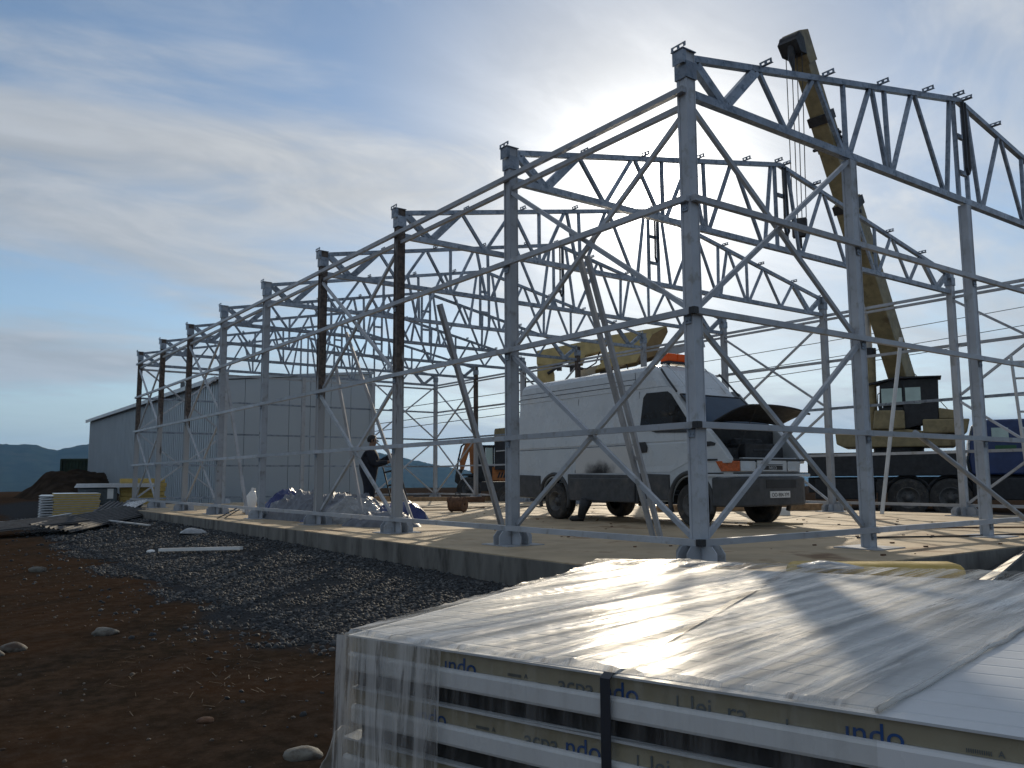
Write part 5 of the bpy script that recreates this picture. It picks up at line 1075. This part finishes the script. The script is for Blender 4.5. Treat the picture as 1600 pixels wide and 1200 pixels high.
topl = 1.455
def ftop(u, v):
    q = v * topl; base = NLc + inn * q; side = FD + (BD - FD) * v
    q0 = PD * (v * 2.28)
    endp = WE + PD * (v * 1.93)
    startp = NLc + inn * q
    p = startp.lerp(endp, u)
    hump = 0.018 * math.exp(-((v - 0.92) / 0.10) ** 2) * math.exp(-((u - 0.15) / 0.35) ** 2) * (1 + 0.6 * mnoise.noise(Vector((u * 9, v * 5, 1))))
    z = ZTOP + 0.003 + max(0.0, wr(p) + 0.003) + hump
    if v < 0.004: z = ZTOP + 0.003
    return tuple(p + Vector((0, 0, z)) - NLc)
MB().grid(110, 250, ftop).build('film_top', fm, fd, smooth=True)
def ffront(u, v):
    p = NLc.lerp(WE, u) + frontN * (0.008 + 0.008 * math.sin(math.pi * min(1, v * 1.3)) + 0.004 * mnoise.noise(Vector((u * 26, v * 2, 4))) + 0.0025 * mnoise.noise(Vector((u * 60, v * 6, 9))))
    return tuple(p + Vector((0, 0, ZTOP + 0.003 - v * 0.92)) - NLc - FD * 0.014 * (1 - u))
fm2 = fm.copy(); fm2.name = 'thin_clear_film'; t2 = fm2.node_tree
MB().grid(110, 40, ffront).build('film_front', None, fd, smooth=True).data.materials.append(fm2)
for nd in t2.nodes:
    if nd.bl_idname == 'ShaderNodeMapRange' and abs(nd.inputs[4].default_value - 0.75) < 1e-5: nd.inputs[3].default_value = 0.0; nd.inputs[4].default_value = 0.11
def fleft(u, v):
    p = NLc.lerp(BLc, u) - FD * (0.010 + 0.014 * math.sin(math.pi * v) + 0.007 * mnoise.noise(Vector((u * 14, v * 3, 4)))) - frontN * 0.0
    return tuple(p + Vector((0, 0, ZTOP + 0.003 - v * 0.92)) - NLc)
MB().grid(60, 40, fleft).build('film_side', fm, fd, smooth=True)
def fcorner(u, v):                                               # doubled film round the near left corner
    a = u * 0.265
    p = NLc + FD * a + frontN * (0.015 + 0.008 * math.sin(math.pi * min(1, v * 1.4)) + 0.004 * mnoise.noise(Vector((u * 7, v * 3, 14))))
    return tuple(p + Vector((0, 0, ZTOP + 0.002 - v * 0.92)) - NLc - FD * 0.016)
fm3 = fm.copy(); fm3.name = 'doubled_clear_film'
for nd in fm3.node_tree.nodes:
    if nd.bl_idname == 'ShaderNodeMapRange' and abs(nd.inputs[4].default_value - 0.75) < 1e-5: nd.inputs[3].default_value = 0.30; nd.inputs[4].default_value = 0.68
MB().grid(40, 30, fcorner).build('film_corner', fm3, fd, smooth=True)
def loose(u, v):
    p = NLc - FD * (0.02 + 0.12 * math.sin(math.pi * min(1.0, 0.15 + v)) * (0.6 + 0.4 * mnoise.noise(Vector((u * 5, v * 4, 3))))) + inn * (0.02 + 0.40 * u)
    return tuple(p + Vector((0, 0, 0.36 - v * 0.60 + 0.02 * mnoise.noise(Vector((u * 9, v * 9, 6))))))
tag(MB().grid(26, 30, loose).build('loose_film', mat('crumpled_white_film', (0.42, 0.41, 0.39), 0.45, 0, 0.12, 6, 0.6, 18), smooth=True, solid=0.002), 'loose crumpled film hanging off the left end of the stack', 'plastic sheet')
fe = [WE + PD * (1.93 * k / 40) + FD * (0.012 * mnoise.noise(Vector((k * 0.35, 2, 2)))) + Vector((0, 0, ZTOP + 0.005 + 0.003 * mnoise.noise(Vector((k * 0.5, 7, 1))))) - NLc for k in range(41)]
MB().tube(fe, [0.004 + 0.003 * abs(mnoise.noise(Vector((k * 0.4, 1, 5)))) for k in range(41)], 6).build('film_edge_roll', fm3, fd, smooth=True)
# packing strap round the stack
sp0 = Vector((-5.494, -4.656, 0)); sp1 = Vector((-4.13, -3.99, 0))
mb = MB(); o0 = frontN * 0.022
pth = [sp0 + o0 + Vector((0, 0, GZ + 0.10)), sp0 + o0 + Vector((0, 0, ZTOP - 0.004)), sp0 + o0 * 0.4 + Vector((0, 0, ZTOP + 0.0024))] + [sp0.lerp(sp1, k / 24) + Vector((0, 0, ZTOP + 0.0024)) for k in range(1, 25)]
wd_ = FD * 0.0085; vs = []
for p in pth: vs += [p - wd_, p + wd_]
mb.add(vs, [(2 * k, 2 * k + 1, 2 * k + 3, 2 * k + 2) for k in range(len(pth) - 1)])
tag(mb.build('packing_strap', M['strap'], solid=0.0016), 'dark packing strap running down the front of the wrapped stack', 'strap')
# a folded film end and a foam piece on the far edge of the stack, edge sheets beyond
heap('film_scrap', (-3.90, -3.98), 0.10, 0.05, 0.018, -1.0, 3.9, 'foil', 'crumpled film end on the far edge of the wrapped stack', 'plastic scrap', 0.9, 3.0).location.z = ZTOP
tag(MB().bar((-3.93, -3.85, 0.535), (-3.55, -4.25, 0.54), 0.14, 0.06).build('foam_offcut', M['foam'], bevel=0.03, seg=3), 'yellow foam board end showing behind the wrapped stack', 'foam board')
o = tag(MB().box(0, 4.2, 0, 1.1, 0, 0.02).build('edge_sheet', M['darkroof']), 'dark sheet with a shiny edge leaning by the slab at the right border', 'metal sheet'); o.location = (1.75, -1.95, -0.12); o.rotation_euler = (R(-28), R(-2), R(16))
MB().box(-0.01, 4.21, 1.1, 1.115, -0.004, 0.03).build('folded_edge', M['alu'], o)
